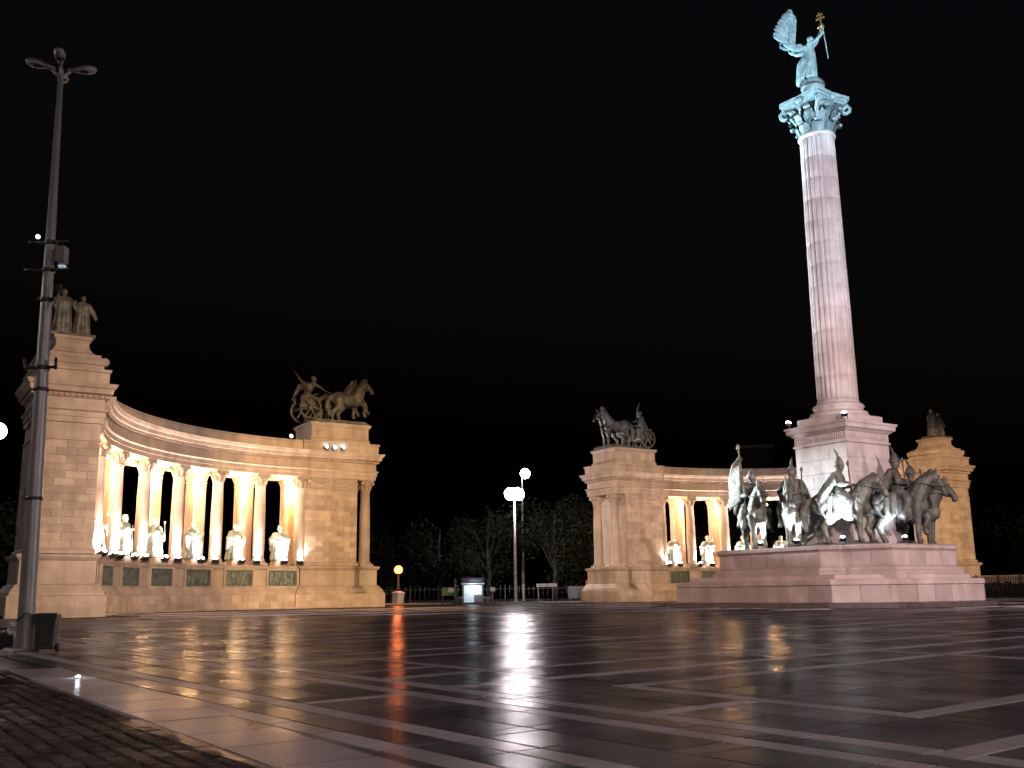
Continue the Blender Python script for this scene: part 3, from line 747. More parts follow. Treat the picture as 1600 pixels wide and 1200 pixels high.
def horseman(u, v, z, head, pose, hd, seed, label, s=1.62, plume=True, banner=False, mat='bronze'):
    t = empty('mounted_chieftain', W(u, v, z), head, label, 'statue', 'mounted chieftains round the pedestal')
    mb = MB(); horse_prims(mb, pose, hd, s); h = inst('horse', sculpt_mesh(mb, 'horse', M[mat], .042, 2), t)
    hx, hz = 1.04 + .0 * hd, 2.02 - .16 * hd
    MB().tube([Vector((hx + .26, .12, hz - .26)) * s, Vector((.7, .3, 1.75)) * s, Vector((.34, .2, 1.84)) * s], .03, 5).tube([Vector((hx + .26, -.12, hz - .26)) * s, Vector((.7, -.3, 1.75)) * s, Vector((.34, -.2, 1.84)) * s], .03, 5).build('reins', M[mat], h)
    def ringt(c, ry, rz_, tilt, r_):
        return [Vector(c) * s + Matrix.Rotation(tilt, 3, 'Y') @ Vector((0, ry * s * cos(a), rz_ * s * sin(a))) for a in [2 * pi * i / 18 for i in range(19)]]
    MB().tube(ringt((.50, 0, 1.22), .33, .40, -.5, 0), .045, 6).build('breast_collar', M['bronze_dark'], h)
    MB().tube(ringt((.12, 0, 1.17), .34, .37, 0, 0), .04, 6).build('girth', M['bronze_dark'], h)
    ex_ = .36 - .20 * hd; hx2, hz2 = 1.04 + .16 * hd, 2.02 - .16 * hd
    MB().tube(ringt((hx2 + ex_ * .75, 0, hz2 - .29), .125, .12, .9, 0), .025, 5).tube(ringt((hx2 + ex_ * .2, 0, hz2 - .06), .145, .17, .5, 0), .025, 5).build('bridle', M['bronze_dark'], h)
    for sd in (-1, 1): MB().tube([Vector((.26, sd * .46, 1.3)) * s, Vector((.26, sd * .50, .74)) * s], .022, 5).tube([Vector((.16, sd * .5, .68)) * s, Vector((.36, sd * .5, .68)) * s], .035, 6).build('stirrup', M['bronze_dark'], h)
    mb = MB(); rider_prims(mb, seed, s); rd = inst('rider', sculpt_mesh(mb, 'rider', M[mat], .038, 1), t)
    if plume:
        MB().tube([Vector((.03, 0, 2.66)) * s, Vector((-.02, 0, 2.85)) * s, Vector((-.1, .02, 3.0)) * s], [.06, .075, .02], 7).build('plume', M[mat], rd)
    if banner:
        MB().tube([Vector((.3, -.3, 1.2)) * s, Vector((.12, -.42, 3.45)) * s], .05, 7).ell(Vector((.115, -.425, 3.5)) * s, (.10, .10, .2), 8, 6).build('banner_pole', M[mat], rd)
        f = MB()
        for i in range(6): f.tube([Vector((.17 - .03 * i, -.40 - .045 * i, 3.2 - .05 * i)) * s, Vector((.16 - .09 * i, -.42 - .05 * i, 2.5)) * s, Vector((.1 - .1 * i, -.46 - .05 * i, 1.6 - .05 * i)) * s], [.05, .11, .06], 7)
        inst('banner_cloth', sculpt_mesh(f, 'banner_cloth', M[mat], .05, 2), rd)
    else:
        MB().tube([Vector((.35, .3, 1.3)) * s, Vector((.28, .34, 2.5)) * s], .035, 6).ell(Vector((.275, .345, 2.55)) * s, (.08, .08, .14), 8, 6).build('mace', M[mat], rd)
    MB().tube([Vector((.1, .36, 1.62)) * s, Vector((-.45, .50, 1.05)) * s], [.05, .03], 6).box(Vector((.13, .35, 1.66)) * s, (.10, .26, .06)).build('sabre', M['bronze_dark'], rd)
    return t

# ================================================================== COLUMN MONUMENT
mon = empty('column_monument', W(0, 0, 0), RZ, 'tall pink stone column on square pedestal and stepped podium', 'monument')
lowp = [(-6.0, 7.4), (-6.0, -3.6), (-4.4, -5.7), (-3.3, -5.3), (-2.9, -6.1), (2.4, -6.1), (2.8, -5.3), (4.2, -5.0), (5.4, -3.0), (5.6, 7.4)]
upp = [(-5.0, 4.9), (-5.0, -2.2), (-4.5, -2.9), (-4.1, -2.8), (-4.0, -3.3), (-3.2, -5.1), (1.9, -5.1), (2.7, -4.2), (4.1, -2.8), (4.9, -2.2), (4.9, 4.9)]
def closed_sweep(poly, prof, name, mat, parent, prism=None):
    a = sum(poly[i][0] * poly[(i + 1) % len(poly)][1] - poly[(i + 1) % len(poly)][0] * poly[i][1] for i in range(len(poly)))
    p = poly if a < 0 else poly[::-1]
    mb = MB()
    if prism: mb.prism(p[::-1], *prism)
    mb.sweep(p, prof, closed=True); return mb.build(name, mat, parent)
closed_sweep(lowp, [(.5, -.03), (.5, .2), (.0, .22)], 'foot_step', M['step'], mon, (-.03, .2))
pb = closed_sweep(lowp, [(0, .2), (0, 1.06), (.07, 1.08), (.09, 1.28), (.03, 1.34), (-.5, 1.36), (-.5, 1.56), (-.62, 1.58)], 'podium_base', M['pink'], mon, (.2, 1.06))
closed_sweep(upp, [(.3, 1.3), (.3, 1.74), (.2, 1.78), (.2, 1.92), (.02, 2.02), (.0, 2.70), (.06, 2.78), (.14, 2.84), (.14, 2.98), (.0, 3.05), (-.2, 3.06)], 'podium', M['pink'], mon, (1.3, 3.055))
# facing stones of the base
for i in range(len(lowp)):
    a, b = Vector(lowp[i]), Vector(lowp[(i + 1) % len(lowp)]); L = (b - a).length
    n = max(1, round(L / 1.35)); d = (b - a).normalized(); nn = Vector((d.y, -d.x))
    if (a + b).dot(nn) < 0: nn = -nn
    for t in range(n):
        c = a + d * (L * (t + .5) / n) + nn * .012
        MB().box((c.x, c.y, .64), (L / n - .025, .06, .80), math.atan2(d.y, d.x)).build('stone_block', M['pink'], pb)
pdo = [o for o in mon.children if o.name.startswith('podium') and not o.name.startswith('podium_base')][0]
for i in range(len(upp)):
    a, b = Vector(upp[i]), Vector(upp[(i + 1) % len(upp)]); L = (b - a).length
    n = max(1, round(L / 1.2)); d = (b - a).normalized(); nn = Vector((d.y, -d.x))
    if (a + b).dot(nn) < 0: nn = -nn
    for t in range(n):
        c = a + d * (L * (t + .5) / n) + nn * .01
        MB().box((c.x, c.y, 2.36), (L / n - .03, .05, .62), math.atan2(d.y, d.x)).build('stone_block', M['pink'], pdo)
# rough rock the horses stand on
rk = MB()
for i in range(26):
    a = rnd.uniform(0, 2 * pi); rr = rnd.uniform(1.8, 3.6); rk.ell((rr * cos(a), rr * sin(a) * .9 - .4, 3.0), (rnd.uniform(.5, 1.0), rnd.uniform(.5, .9), rnd.uniform(.15, .4)), 9, 6)
inst('rock_base', sculpt_mesh(rk, 'rock_base', M['bronze_dark'], .09, 1, .08), mon)
# pedestal
a_ = 1.75; sq = rect(-a_, a_, -a_, a_)
ped = MB(); ped.prism(sq[::-1], 3.0, 9.3)
ped.sweep(sq, [(.30, 3.0), (.30, 3.5), (.2, 3.7), (.06, 3.9), (0, 3.95)], closed=True)
ped.sweep(sq, [(0, 8.60), (.10, 8.66), (.10, 8.74), (.03, 8.78), (.03, 9.22), (.12, 9.28), (.2, 9.36), (.32, 9.42), (.34, 9.62), (.40, 9.68), (.42, 9.78), (-.2, 9.82)], closed=True)
ped.prism(rect(-1.62, 1.62, -1.62, 1.62)[::-1], 9.78, 10.25)
pedo = ped.build('pedestal', M['pale'], mon)
for face in range(4):
    for c in range(6):
        z0 = 3.98 + c * .768
        for t in range(3 if c % 2 else 2):
            n = 3 if c % 2 else 2; l = 2 * a_ / n; p = -a_ + (t + .5) * l
            b = MB()
            q = {0: ((p, -a_ - .01), (l - .02, .05)), 1: ((-a_ - .01, p), (.05, l - .02)), 2: ((p, a_ + .01), (l - .02, .05)), 3: ((a_ + .01, p), (.05, l - .02))}[face]
            b.box((q[0][0], q[0][1], z0 + .384), (q[1][0], q[1][1], .748)); b.build('stone_block', M['pale'], pedo)
for face in range(4):
    fr = MB(); m = Matrix.Rotation(face * pi / 2, 3, 'Z')
    for i in range(22):
        p = m @ Vector((-1.62 + 3.24 * (i + .5) / 22, -a_ - .05, 9.0)); fr.ell(p, (.055, .055, .17), 6, 5)
    fr.build('carved_frieze', M['pale'], pedo)['kind'] = 'stuff'
# column base, fluted shaft
cb = MB(); cb.lathe([(1.55, 10.25), (1.62, 10.36), (1.55, 10.52), (1.36, 10.56), (1.30, 10.68), (1.36, 10.78), (1.42, 10.86), (1.34, 10.98), (1.2, 11.02), (1.16, 11.12), (1.12, 11.3)], n=48)
cb.build('column_foot', M['pale'], mon)
def flute(a, z): return 1 - .075 * max(0, sin(a * 24)) ** .7
zs = [11.3 + 15.8 * i / 12 for i in range(13)]
for i in range(12):
    def rad(z): t = (z - 11.3) / 15.8; return 1.12 - .13 * t ** 1.5
    g = .004
    MB().lathe([(rad(zs[i]) - .004, zs[i]), (rad(zs[i]), zs[i] + g), (rad((zs[i] + zs[i + 1]) / 2), (zs[i] + zs[i + 1]) / 2), (rad(zs[i + 1]), zs[i + 1] - g), (rad(zs[i + 1]) - .004, zs[i + 1])], n=144, mod=flute).build('shaft_drum', M['pale'], mon)
MB().lathe([(.95, 27.05), (1.06, 27.12), (1.1, 27.2), (1.06, 27.3), (.98, 27.34)], n=40).build('neck_ring', M['pale'], mon)
# capital with leaves
cpt = MB(); cpt.lathe([(.90, 27.68), (.80, 27.75), (.78, 28.7), (1.0, 29.3), (1.3, 29.6)], n=32)
ab = []
for i in range(4):
    a0 = pi / 4 + i * pi / 2
    for t in (-.13, .13): ab.append((1.92 * cos(a0 + t * .55), 1.92 * sin(a0 + t * .55)))
    ab.append((1.34 * cos(a0 + pi / 4), 1.34 * sin(a0 + pi / 4)))
capo = cpt.build('capital', M['bronze_shaded'], mon, (0, 0, -.38))
abk = MB(); abk.prism([(x * .93, y * .93) for x, y in ab], 29.52, 29.66); abk.prism([(x * .98, y * .98) for x, y in ab], 29.66, 29.82); abk.prism([(x * 1.05, y * 1.05) for x, y in ab], 29.82, 30.02); abk.build('abacus', M['bronze_blue'], capo)
def leaf_mesh(h, w, out):
    mb = MB(); pts = []; n = 8
    for i in range(n + 1):
        t = i / n; x = .03 + out * (t ** 2.2) * (1 if t < .9 else .98); z = h * (t if t < .85 else .85 + (t - .85) * -1.1); ww = w * (.75 + .5 * sin(pi * t * .9)) * (1 - .55 * max(0, t - .7) / .3)
        for j in (-2, -1, 0, 1, 2): pts.append((x - .05 * abs(j) / 2 + (.05 if j == 0 else 0), j * ww / 4 * (1 if abs(j) < 2 or i % 2 else .8), z))
    for i in range(n):
        for j in range(4): pass
    k = len(pts); back = [(x - .07, y, z) for x, y, z in pts]
    fs = [(i * 5 + j, i * 5 + j + 1, (i + 1) * 5 + j + 1, (i + 1) * 5 + j) for i in range(n) for j in range(4)]
    mb.add(pts + back, fs + [tuple(k + q for q in f[::-1]) for f in fs], True)
    return mb.mesh('leaf', M['bronze_shaded'])
lf1, lf2 = leaf_mesh(1.15, .62, .50), leaf_mesh(2.05, .58, .72)
curl = MB().ell((0, 0, 0), (.13, .22, .10), 9, 6).mesh('leaf_tip_highlight', M['bronze_blue'])  # paler than the leaf: its highlight is put into the colour
for i in range(8):
    a = i * pi / 4; inst('leaf', lf1, capo, (.90 * cos(a), .90 * sin(a), 27.35), (0, 0, a)); inst('leaf_tip_highlight', curl, capo, (1.38 * cos(a), 1.38 * sin(a), 28.28), (0, 0, a))
    a += pi / 8; inst('leaf', lf2, capo, (.86 * cos(a), .86 * sin(a), 27.4), (0, 0, a)); inst('leaf_tip_highlight', curl, capo, (1.50 * cos(a), 1.50 * sin(a), 29.08), (0, 0, a))
for i in range(4):
    a = pi / 4 + i * pi / 2; pts = []
    for t in range(14):
        q = t / 13
        if q < .5: r_, z_ = 1.0 + .8 * (q * 2) ** 1.6, 28.4 + 1.05 * (q * 2)
        else: b = (q - .5) * 2 * 4.6; rr = .34 * (1 - .6 * (q - .5) * 2); r_, z_ = 1.72 + rr * sin(b + .2), 29.22 + rr * cos(b + .2)
        pts.append((r_ * cos(a), r_ * sin(a), z_))
    MB().tube(pts, .12, 7).build('volute', M['bronze_blue'], capo)
    a += pi / 4; MB().ell((1.36 * cos(a), 1.36 * sin(a), 29.72), (.2, .2, .22), 9, 6).build('rosette', M['bronze_blue'], capo)
MB().lathe([(.95, 30.0), (.95, 30.15), (.62, 30.2), (.5, 30.25)], n=24).build('drum', M['bronze_blue'], mon, (0, 0, -.38))

# archangel
ang = empty('archangel_statue', W(0, 0, 29.86), R(-30), 'winged archangel statue standing on a banded globe atop the column, holding crown and cross', 'statue', None, 1.06)
MB().ell((0, 0, .62), (.64, .64, .64), 24, 14).build('globe', M['bronze_blue'], ang)
MB().lathe([(.655, .60), (.675, .62), (.675, .72), (.65, .74)], n=24).tube([(.67 * cos(t), 0.0, .62 + .67 * sin(t)) for t in [pi * i / 12 for i in range(13)]], .03, 5).build('globe_band', M['bronze_dark'], ang)
fg = MB(); zb = 1.22
def AV(x, y, z): return Vector((x, y, zb + z))
fg.cap(AV(.05, .12, .05), .24, AV(0, .08, 1.35), .28); fg.cap(AV(-.02, -.12, .05), .24, AV(0, -.08, 1.35), .28)
for i in range(11):
    a = i * 2 * pi / 11; fg.cap(AV(.40 * cos(a) - .14, .42 * sin(a), .02), .075, AV(.27 * cos(a + .5), .30 * sin(a + .5), 1.55), .055, 7)
# robe flying back
for (dx, dy, dz) in ((-.75, .1, -.18), (-.6, -.12, .0), (-.45, .2, .05), (-.68, -.02, -.1)):
    fg.chain([AV(-.1, dy * .5, 1.5), AV(dx * .75, dy, .95), AV(dx, dy, dz + .1)], [.2, .27, .2])
fg.ell(AV(.0, 0, 1.72), (.27, .34, .44)); fg.cap(AV(.02, .26, 2.0), .12, AV(.02, -.26, 2.0), .12); fg.cap(AV(.03, 0, 2.05), .09, AV(.07, 0, 2.25), .085)
fg.ell(AV(.10, 0, 2.4), (.18, .15, .21)); fg.ell(AV(.24, 0, 2.38), (.035, .03, .05), 6, 4); fg.ell(AV(.03, 0, 2.45), (.16, .14, .17))
fg.chain([AV(.02, .28, 2.0), AV(.34, .38, 2.38), AV(.62, .3, 2.95)], [.15, .125, .09]); fg.ell(AV(.64, .3, 3.02), (.07, .05, .09))
fg.chain([AV(.02, -.28, 2.0), AV(.42, -.34, 2.05), AV(.86, -.2, 2.55)], [.15, .125, .09]); fg.ell(AV(.88, -.2, 2.6), (.06, .06, .08))
angf = inst('figure', sculpt_mesh(fg, 'figure', M['bronze_blue'], .05, 2), ang)
cr_ = MB(); cr_.lathe([(.19, 0), (.20, .14), (.13, .28), (.03, .36)], AV(.66, .3, 3.06), 12); cr_.box(AV(.66, .3, 3.48), (.04, .04, .16)); cr_.box(AV(.66, .3, 3.49), (.04, .13, .04))
cr_.build('crown', M['gold'], ang)
st = MB(); st.tube([AV(1.02, -.2, .85), AV(.88, -.2, 2.6), AV(.82, -.2, 3.1)], .035, 7); st.build('cross_staff', M['bronze_blue'], ang)
cx = MB(); m_ = Matrix.Rotation(R(-6), 3, 'Y')
for (c, d) in (((0, 0, .38), (.09, .09, .8)), ((0, 0, .40), (.5, .08, .09)), ((0, 0, .62), (.36, .08, .09))): cx.box(AV(.80, -.2, 3.05) + m_ @ Vector(c), d, mat=m_)
cx.build('double_cross', M['gold'], ang)
def wing(side):
    base = AV(-.12, side * .16, 1.92); yaw = side * R(16)
    edge = [(0, 0), (-.40, -.10), (-.74, .0), (-.90, .42), (-.84, 1.0), (-.72, 1.62), (-.66, 2.0)]
    def T(x, z, y=0): return base + Matrix.Rotation(-yaw, 3, 'Z') @ Vector((x, y, z))
    mb = MB(); mb.chain([T(x, z) for x, z in edge], [.15, .15, .15, .14, .11, .08, .05])
    for i in range(10):
        t = .12 + .8 * i / 9; k = t * 6; j = int(k); e0 = Vector(edge[j]); e1 = Vector(edge[j + 1]); p = e0.lerp(e1, k - j)
        mb.ell(T(p.x - .10, p.y + .14), (.2, .07, .24), 8, 6)
    wo = inst('wing', sculpt_mesh(mb, 'wing', M['bronze_blue'], .05, 2), ang)
    for i in range(17):
        t = i / 16; k = .9 + t * 5.05; j = min(5, int(k)); e0 = Vector(edge[j]); e1 = Vector(edge[j + 1]); p = e0.lerp(e1, k - j)
        an = R(168 - 62 * t) if True else 0; L = .62 + .55 * sin(pi * min(1, t * .95 + .1)) ; d = Vector((cos(an), sin(an)))
        if t < .35: d = Vector((-.75 - .3 * t, .55 + .4 * t)).normalized(); L = .62
        a, b = T(p.x, p.y, .03 * (i % 2)), T(p.x + d.x * L, p.y + d.y * L, .03 * (i % 2))
        ax = (b - a).normalized(); q = ax.to_track_quat('Z', 'Y').to_matrix()
        f = MB(); f.lathe([(.03, 0), (.12, .15 * L), (.155, .6 * L), (.12, .88 * L), (.02, L)], a, 8, mat=q @ Matrix.Diagonal(Vector((.6, 1, 1))))
        f.build('feather', M['bronze_blue'], wo)
wing(1); wing(-1)

# seven chieftains
hd0 = math.atan2(-cos(YAW), -sin(YAW))   # world heading of the monument's front
def look(u, v): a = W(u, v); return math.atan2(-a.y, -a.x)
PZ = 3.06
horseman(-4.0, 3.1, PZ, look(-4, 3.1) + .25, 'stand', .35, 1, 'mounted bronze chieftain holding a tall furled banner at the podium end by the colonnade gap', banner=True, plume=False)
horseman(-3.5, .6, PZ, look(-3.5, .6) - .1, 'walk', .55, 2, 'brightly lit mounted bronze chieftain seen from the front beside the pedestal corner', mat='bronze')
horseman(-3.1, -2.2, PZ + .15, hd0 + .62, 'walk', .75, 3, 'mounted bronze chieftain in side view before the pedestal edge, horse with arched neck', mat='bronze')
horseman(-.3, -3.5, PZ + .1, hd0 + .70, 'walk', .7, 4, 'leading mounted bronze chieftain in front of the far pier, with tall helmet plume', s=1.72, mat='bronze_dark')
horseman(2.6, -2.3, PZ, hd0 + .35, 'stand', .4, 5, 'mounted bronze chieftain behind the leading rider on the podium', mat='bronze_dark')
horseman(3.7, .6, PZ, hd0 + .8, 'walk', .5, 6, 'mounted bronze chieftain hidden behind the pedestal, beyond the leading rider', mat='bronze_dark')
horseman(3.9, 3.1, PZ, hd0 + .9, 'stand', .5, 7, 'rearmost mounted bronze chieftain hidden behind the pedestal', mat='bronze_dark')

# floodlights for riders and column
def mono_flood(u, v, z, tu, tv, tz, power, color, size, label, mat='lamp_cold', fs=.28):
    a, b = W(u, v, z), W(tu, tv, tz); rz = math.atan2(b.y - a.y, b.x - a.x) - pi / 2
    el = math.atan2(b.z - a.z, math.hypot(b.x - a.x, b.y - a.y))
    t = flood_fixture(a, rz, label, el, fs, 'floodlights of the column monument', mat)
    d = (b - a).normalized(); m = Matrix.Rotation(-rz, 3, 'Z')
    spot(t, m @ (d * .3) + Vector((0, 0, .28)), m @ (b - a), power, color, size * (1.35 if power > 20000 else 1), 1.0 if power > 20000 else .6, .1)
mono_flood(-4.75, 2.0, 3.06, -3.5, 2.9, 5.4, 1500, COLD, 70, 'lit floodlight on the podium edge below the banner-bearing rider')
mono_flood(-4.85, -.6, 3.06, -3.5, .5, 5.6, 5200, COLD, 62, 'lit floodlight on the podium edge below the rider beside the pedestal corner')
mono_flood(-4.4, -3.2, 3.06, -3.0, -1.9, 5.6, 4200, COLD, 66, 'lit floodlight on the podium edge below the side-view rider')
mono_flood(-1.6, -4.75, 3.06, -.8, -3.2, 4.6, 1100, COLD, 70, 'lit floodlight on the podium edge below the leading rider')
mono_flood(-1.85, -1.85, 9.82, -.75, -.75, 14, 55, (.95, .93, 1), 70, 'lit floodlight on the front corner of the pedestal cornice', fs=.3)
mono_flood(-1.95, 1.95, 9.82, -.75, .75, 14, 40, (.95, .93, 1), 70, 'lit floodlight on the rear corner of the pedestal cornice', fs=.34)
mono_flood(-14.9, 35.25, 11.82, 0, 0, 30.5, 150000, (.42, .82, 1.0), 15, 'lit floodlight on the cornice below the war chariot, turned to the column top')
mono_flood(-16.3, 35.25, 11.82, 0, 0, 22.0, 70000, (.85, .90, 1.0), 26, 'second lit floodlight on the cornice below the war chariot, nearer the colonnade')
mono_flood(-15.6, 35.25, 11.82, -3.2, 0, 5.6, 170000, (.82, .96, 1.0), 9, 'lit floodlight on the middle of the cornice below the war chariot, turned to the riders')
mono_flood(-18.8, 36.2, 12.57, 0, 0, 25.0, 30000, (.8, .9, 1.0), 26, 'lit floodlight on the parapet beside the war chariot pier')

# ================================================================== ATTIC SCULPTURES
def chariot_group(name, u, v, z, head, label, war):
    NEAR = -1 if war else 1
    t = empty(name, W(u, v, z), head, label, 'sculpture'); s = 1.58; mt = M['bronze_dark'] if war else M['bronze']
    MB().box((.1, 0, .12), (4.6, 2.9, .24)).box((.1, 0, .3), (4.3, 2.6, .12)).build('plinth', M['bronze_dark'], t)
    for sd, po, hdv in ((-1, 'gallop' if war else 'walk', .25), (1, 'gallop' if war else 'walk', .05)):
        mb = MB(); horse_prims(mb, po, hdv, s, (0, 0, 0)); inst('horse', sculpt_mesh(mb, 'horse', mt, .06, 2), t, (1.15 - (.0 if sd == NEAR else .42), sd * .62, .32), (0, R(-6) if war else 0, sd * -.05))
    # chariot body
    cb = MB(); bx = -2.35
    path = [(bx - .55 + .0, -.62), (bx + .25, -.62), (bx + .62, -.35), (bx + .62, .35), (bx + .25, .62), (bx - .55, .62)]
    cb.sweep(path, [(0, .95), (0, 1.72), (-.07, 1.76), (-.07, .95), (0, .95)]); cb.box((bx - .02, 0, .93), (1.2, 1.25, .1)); cb.tube([(bx - .6, -.62, 1.5), (bx - .3, -.64, 1.8), (bx + .25, -.64, 1.82), (bx + .66, -.36, 1.98), (bx + .66, .36, 1.98), (bx + .25, .64, 1.82), (bx - .6, .64, 1.5)], .05, 6)
    cb.tube([(bx + .5, 0, .98), (bx + 1.6, 0, 1.15), (bx + 3.3, 0, 1.9)], .06, 6); cb.tube([(bx, -1.05, .98), (bx, 1.05, .98)], .07, 8)
    K = 1.28
    def up(mb): mb.v = [(bx + (x - bx) * K, y * 1.1, .36 + (z - .32) * K) for x, y, z in mb.v]; return mb
    up(cb).build('chariot_body', mt, t)
    for sd in (-1, 1):
        w = MB(); rr = .66; c = Vector((bx, sd * .92, .98))
        w.tube([c + Vector((rr * cos(a), 0, rr * sin(a))) for a in [2 * pi * i / 24 for i in range(25)]], .07, 7)
        wo = up(w).build('wheel', mt, t)
        for i in range(6):
            a = i * pi / 3; up(MB().tube([c, c + Vector((rr * cos(a), 0, rr * sin(a)))], .055, 6)).build('spoke', mt, wo)
        up(MB().ell(c, (.14, .16, .14), 10, 6)).build('hub', mt, wo)
    f = MB(); fx = bx + .05; fs_ = 1.42
    def V(x, y, z_): return Vector((fx, 0, 1.2)) + Vector((x, y, z_)) * fs_
    ln = .35 if war else -.02
    f.chain([V(-.22, .14, .02), V(.0, .14, .5), V(-.02, .1, .95)], [.12, .17, .23]); f.chain([V(.18, -.14, .02), V(.22, -.14, .5), V(-.0, -.1, .95)], [.12, .17, .23])
    f.chain([V(-.02, 0, .95), V(ln * .5, 0, 1.25), V(ln * .8, 0, 1.45)], [.26, .28, .27]); f.cap(V(ln * .8, .2, 1.5), .15, V(ln * .8, -.2, 1.5), .15)
    f.cap(V(ln * .85, 0, 1.5), .1, V(ln + .03, 0, 1.68), .1); f.ell(V(ln + .07, 0, 1.78), (.15 * fs_, .13 * fs_, .17 * fs_)); f.ell(V(ln + .02, 0, 1.86), (.16 * fs_, .13 * fs_, .12 * fs_)); f.cap(V(ln - .1, 0, 1.9), .06, V(ln + .16, 0, 1.98), .04)
    if war:
        f.chain([V(ln * .8, .22, 1.5), V(-.12, .42, 1.62), V(-.38, .34, 1.86)], [.14, .12, .085])
        for i in range(4): f.chain([V(.1, -.1 + .07 * i, 1.4), V(-.5, -.1 + .08 * i, 1.3 - .06 * i), V(-.75, -.1 + .1 * i, .8 - .1 * i)], [.14, .17, .1])
    else:
        f.chain([V(0, .22, 1.5), V(.3, .4, 1.3), V(.5, .3, 1.55)], [.14, .12, .085])
        for i in range(10): f.cap(V(.16 * cos(i * .63) - .05, .2 * sin(i * .63), .05), .085, V(.12 * cos(i * .63), .16 * sin(i * .63), 1.05), .06, 7)
        for i in range(4): f.chain([V(-.05, -.15 + .1 * i, 1.45), V(-.35, -.18 + .12 * i, .9), V(-.7, -.2 + .13 * i, .2)], [.14, .16, .1])
    f.chain([V(ln * .8, -.22, 1.5), V(ln + .2, -.34, 1.3), V(ln + .5, -.2, 1.22)], [.14, .12, .085])
    fo = inst('charioteer', sculpt_mesh(f, 'charioteer', mt, .05, 2), t)
    if war: MB().tube([V(-.38, .34, 1.86), V(-.62, .34, 2.15), V(-.95, .3, 2.42)], [.035, .025, .015], 6).build('whip', mt, fo)
    else:
        p = MB(); p.tube([V(.5, .3, 1.2), V(.52, .3, 1.7), V(.42, .28, 2.2), V(.1, .26, 2.5)], [.03, .04, .03, .012], 6)
        for i in range(8): p.cap(V(.52 - .03 * i, .3, 1.7 + .09 * i), .03, V(.62 - .05 * i, .3, 1.86 + .09 * i), .01, 5)
        p.build('palm_branch', mt, fo)
    for sd in (-1, 1): MB().tube([V(ln + .5, -.2, 1.22), (-.2, sd * .45, 2.5), (1.9, sd * .62, 2.75)], .03, 5).build('reins', mt, t)
    return t
chariot_group('war_chariot', -PG + .1, V2 + DP / 2, 14.10, RZ, 'dark bronze war chariot with whip-swinging driver and two galloping horses on its pier', True)
chariot_group('peace_chariot', PG - .1, V2 + DP / 2, 14.10, RZ + pi, 'bronze chariot of peace with palm bearer and two calm horses on its pier', False)

def pair_group(u, v, z, head, label, scythe, gold):
    t = empty('figure_group', W(u, v, z), head, label, 'sculpture'); mt = M['bronze']
    MB().box((0, 0, .08), (1.7, 2.2, .16)).build('plinth', M['bronze_dark'], t)
    for sd in (-1, 1):
        f = MB(); h = 2.6 if sd < 0 else 2.35; s = h / 1.85; r = random.Random(40 + sd)
        def V(x, y, z_): return Vector((0, sd * .48, .16)) + Vector((x, y, z_)) * s
        f.cap(V(.03, .09, .1), .15 * s, V(0, .05, .95), .16 * s); f.cap(V(0, -.09, .1), .15 * s, V(0, -.05, .95), .16 * s)
        for i in range(9): a = i * 2 * pi / 9; f.cap(V(.3 * cos(a), .29 * sin(a), .05), .10 * s, V(.19 * cos(a), .2 * sin(a), 1.3), .08 * s, 7)
        f.ell(V(0, 0, 1.2), (.22 * s, .27 * s, .33 * s)); f.cap(V(0, .19, 1.4), .13 * s, V(0, -.19, 1.4), .13 * s); f.cap(V(0, 0, 1.42), .07 * s, V(.02, 0, 1.58), .06 * s)
        f.ell(V(.04, 0, 1.68), (.125 * s, .105 * s, .14 * s)); f.ell(V(.14, 0, 1.67), (.03 * s, .02 * s, .03 * s), 6, 4); f.ell(V(-.02, 0, 1.70), (.13 * s, .125 * s, .13 * s))
        f.chain([V(0, sd * .22, 1.4), V(.0, sd * .42, 1.12), V(.12, sd * .52, .85)], [.12 * s, .10 * s, .075 * s]); f.ell(V(.13, sd * .53, .8), (.05 * s, .05 * s, .07 * s), 8, 6)
        f.chain([V(0, -sd * .22, 1.4), V(.12, -sd * .34, 1.2), V(.16, -sd * .38, 1.34)], [.09 * s, .075 * s, .055 * s])
        fo = inst('figure', sculpt_mesh(f, 'figure', mt, .045, 2), t)
        if scythe and sd < 0: MB().tube([V(.16, -.55, .05), V(.14, -.52, 1.4)], .03, 6).tube([V(.14, -.52, 1.4), V(.0, -.75, 1.42), V(-.1, -1.0, 1.3)], [.04, .035, .01], 6).build('scythe', mt, fo)
        if gold and sd < 0:
            g = MB(); q = V(.13, sd * .6, .95); g.cap(q, .06, q + Vector((0, 0, .3)), .07, 8); g.ell(q + Vector((0, 0, .46)), (.07, .07, .09), 8, 6); g.build('gilded_statuette', M['gold'], fo)
    return t
pair_group(-PW, V1 + DP / 2 - .3, 14.44, hd0, 'pair of standing bronze figures, one shouldering a scythe, on the pier behind the grey mast', True, False)
pair_group(PW, V1 + DP / 2 - .3, 14.44, hd0, 'pair of standing bronze figures with a small gilded statuette on the far outer pier', False, True)

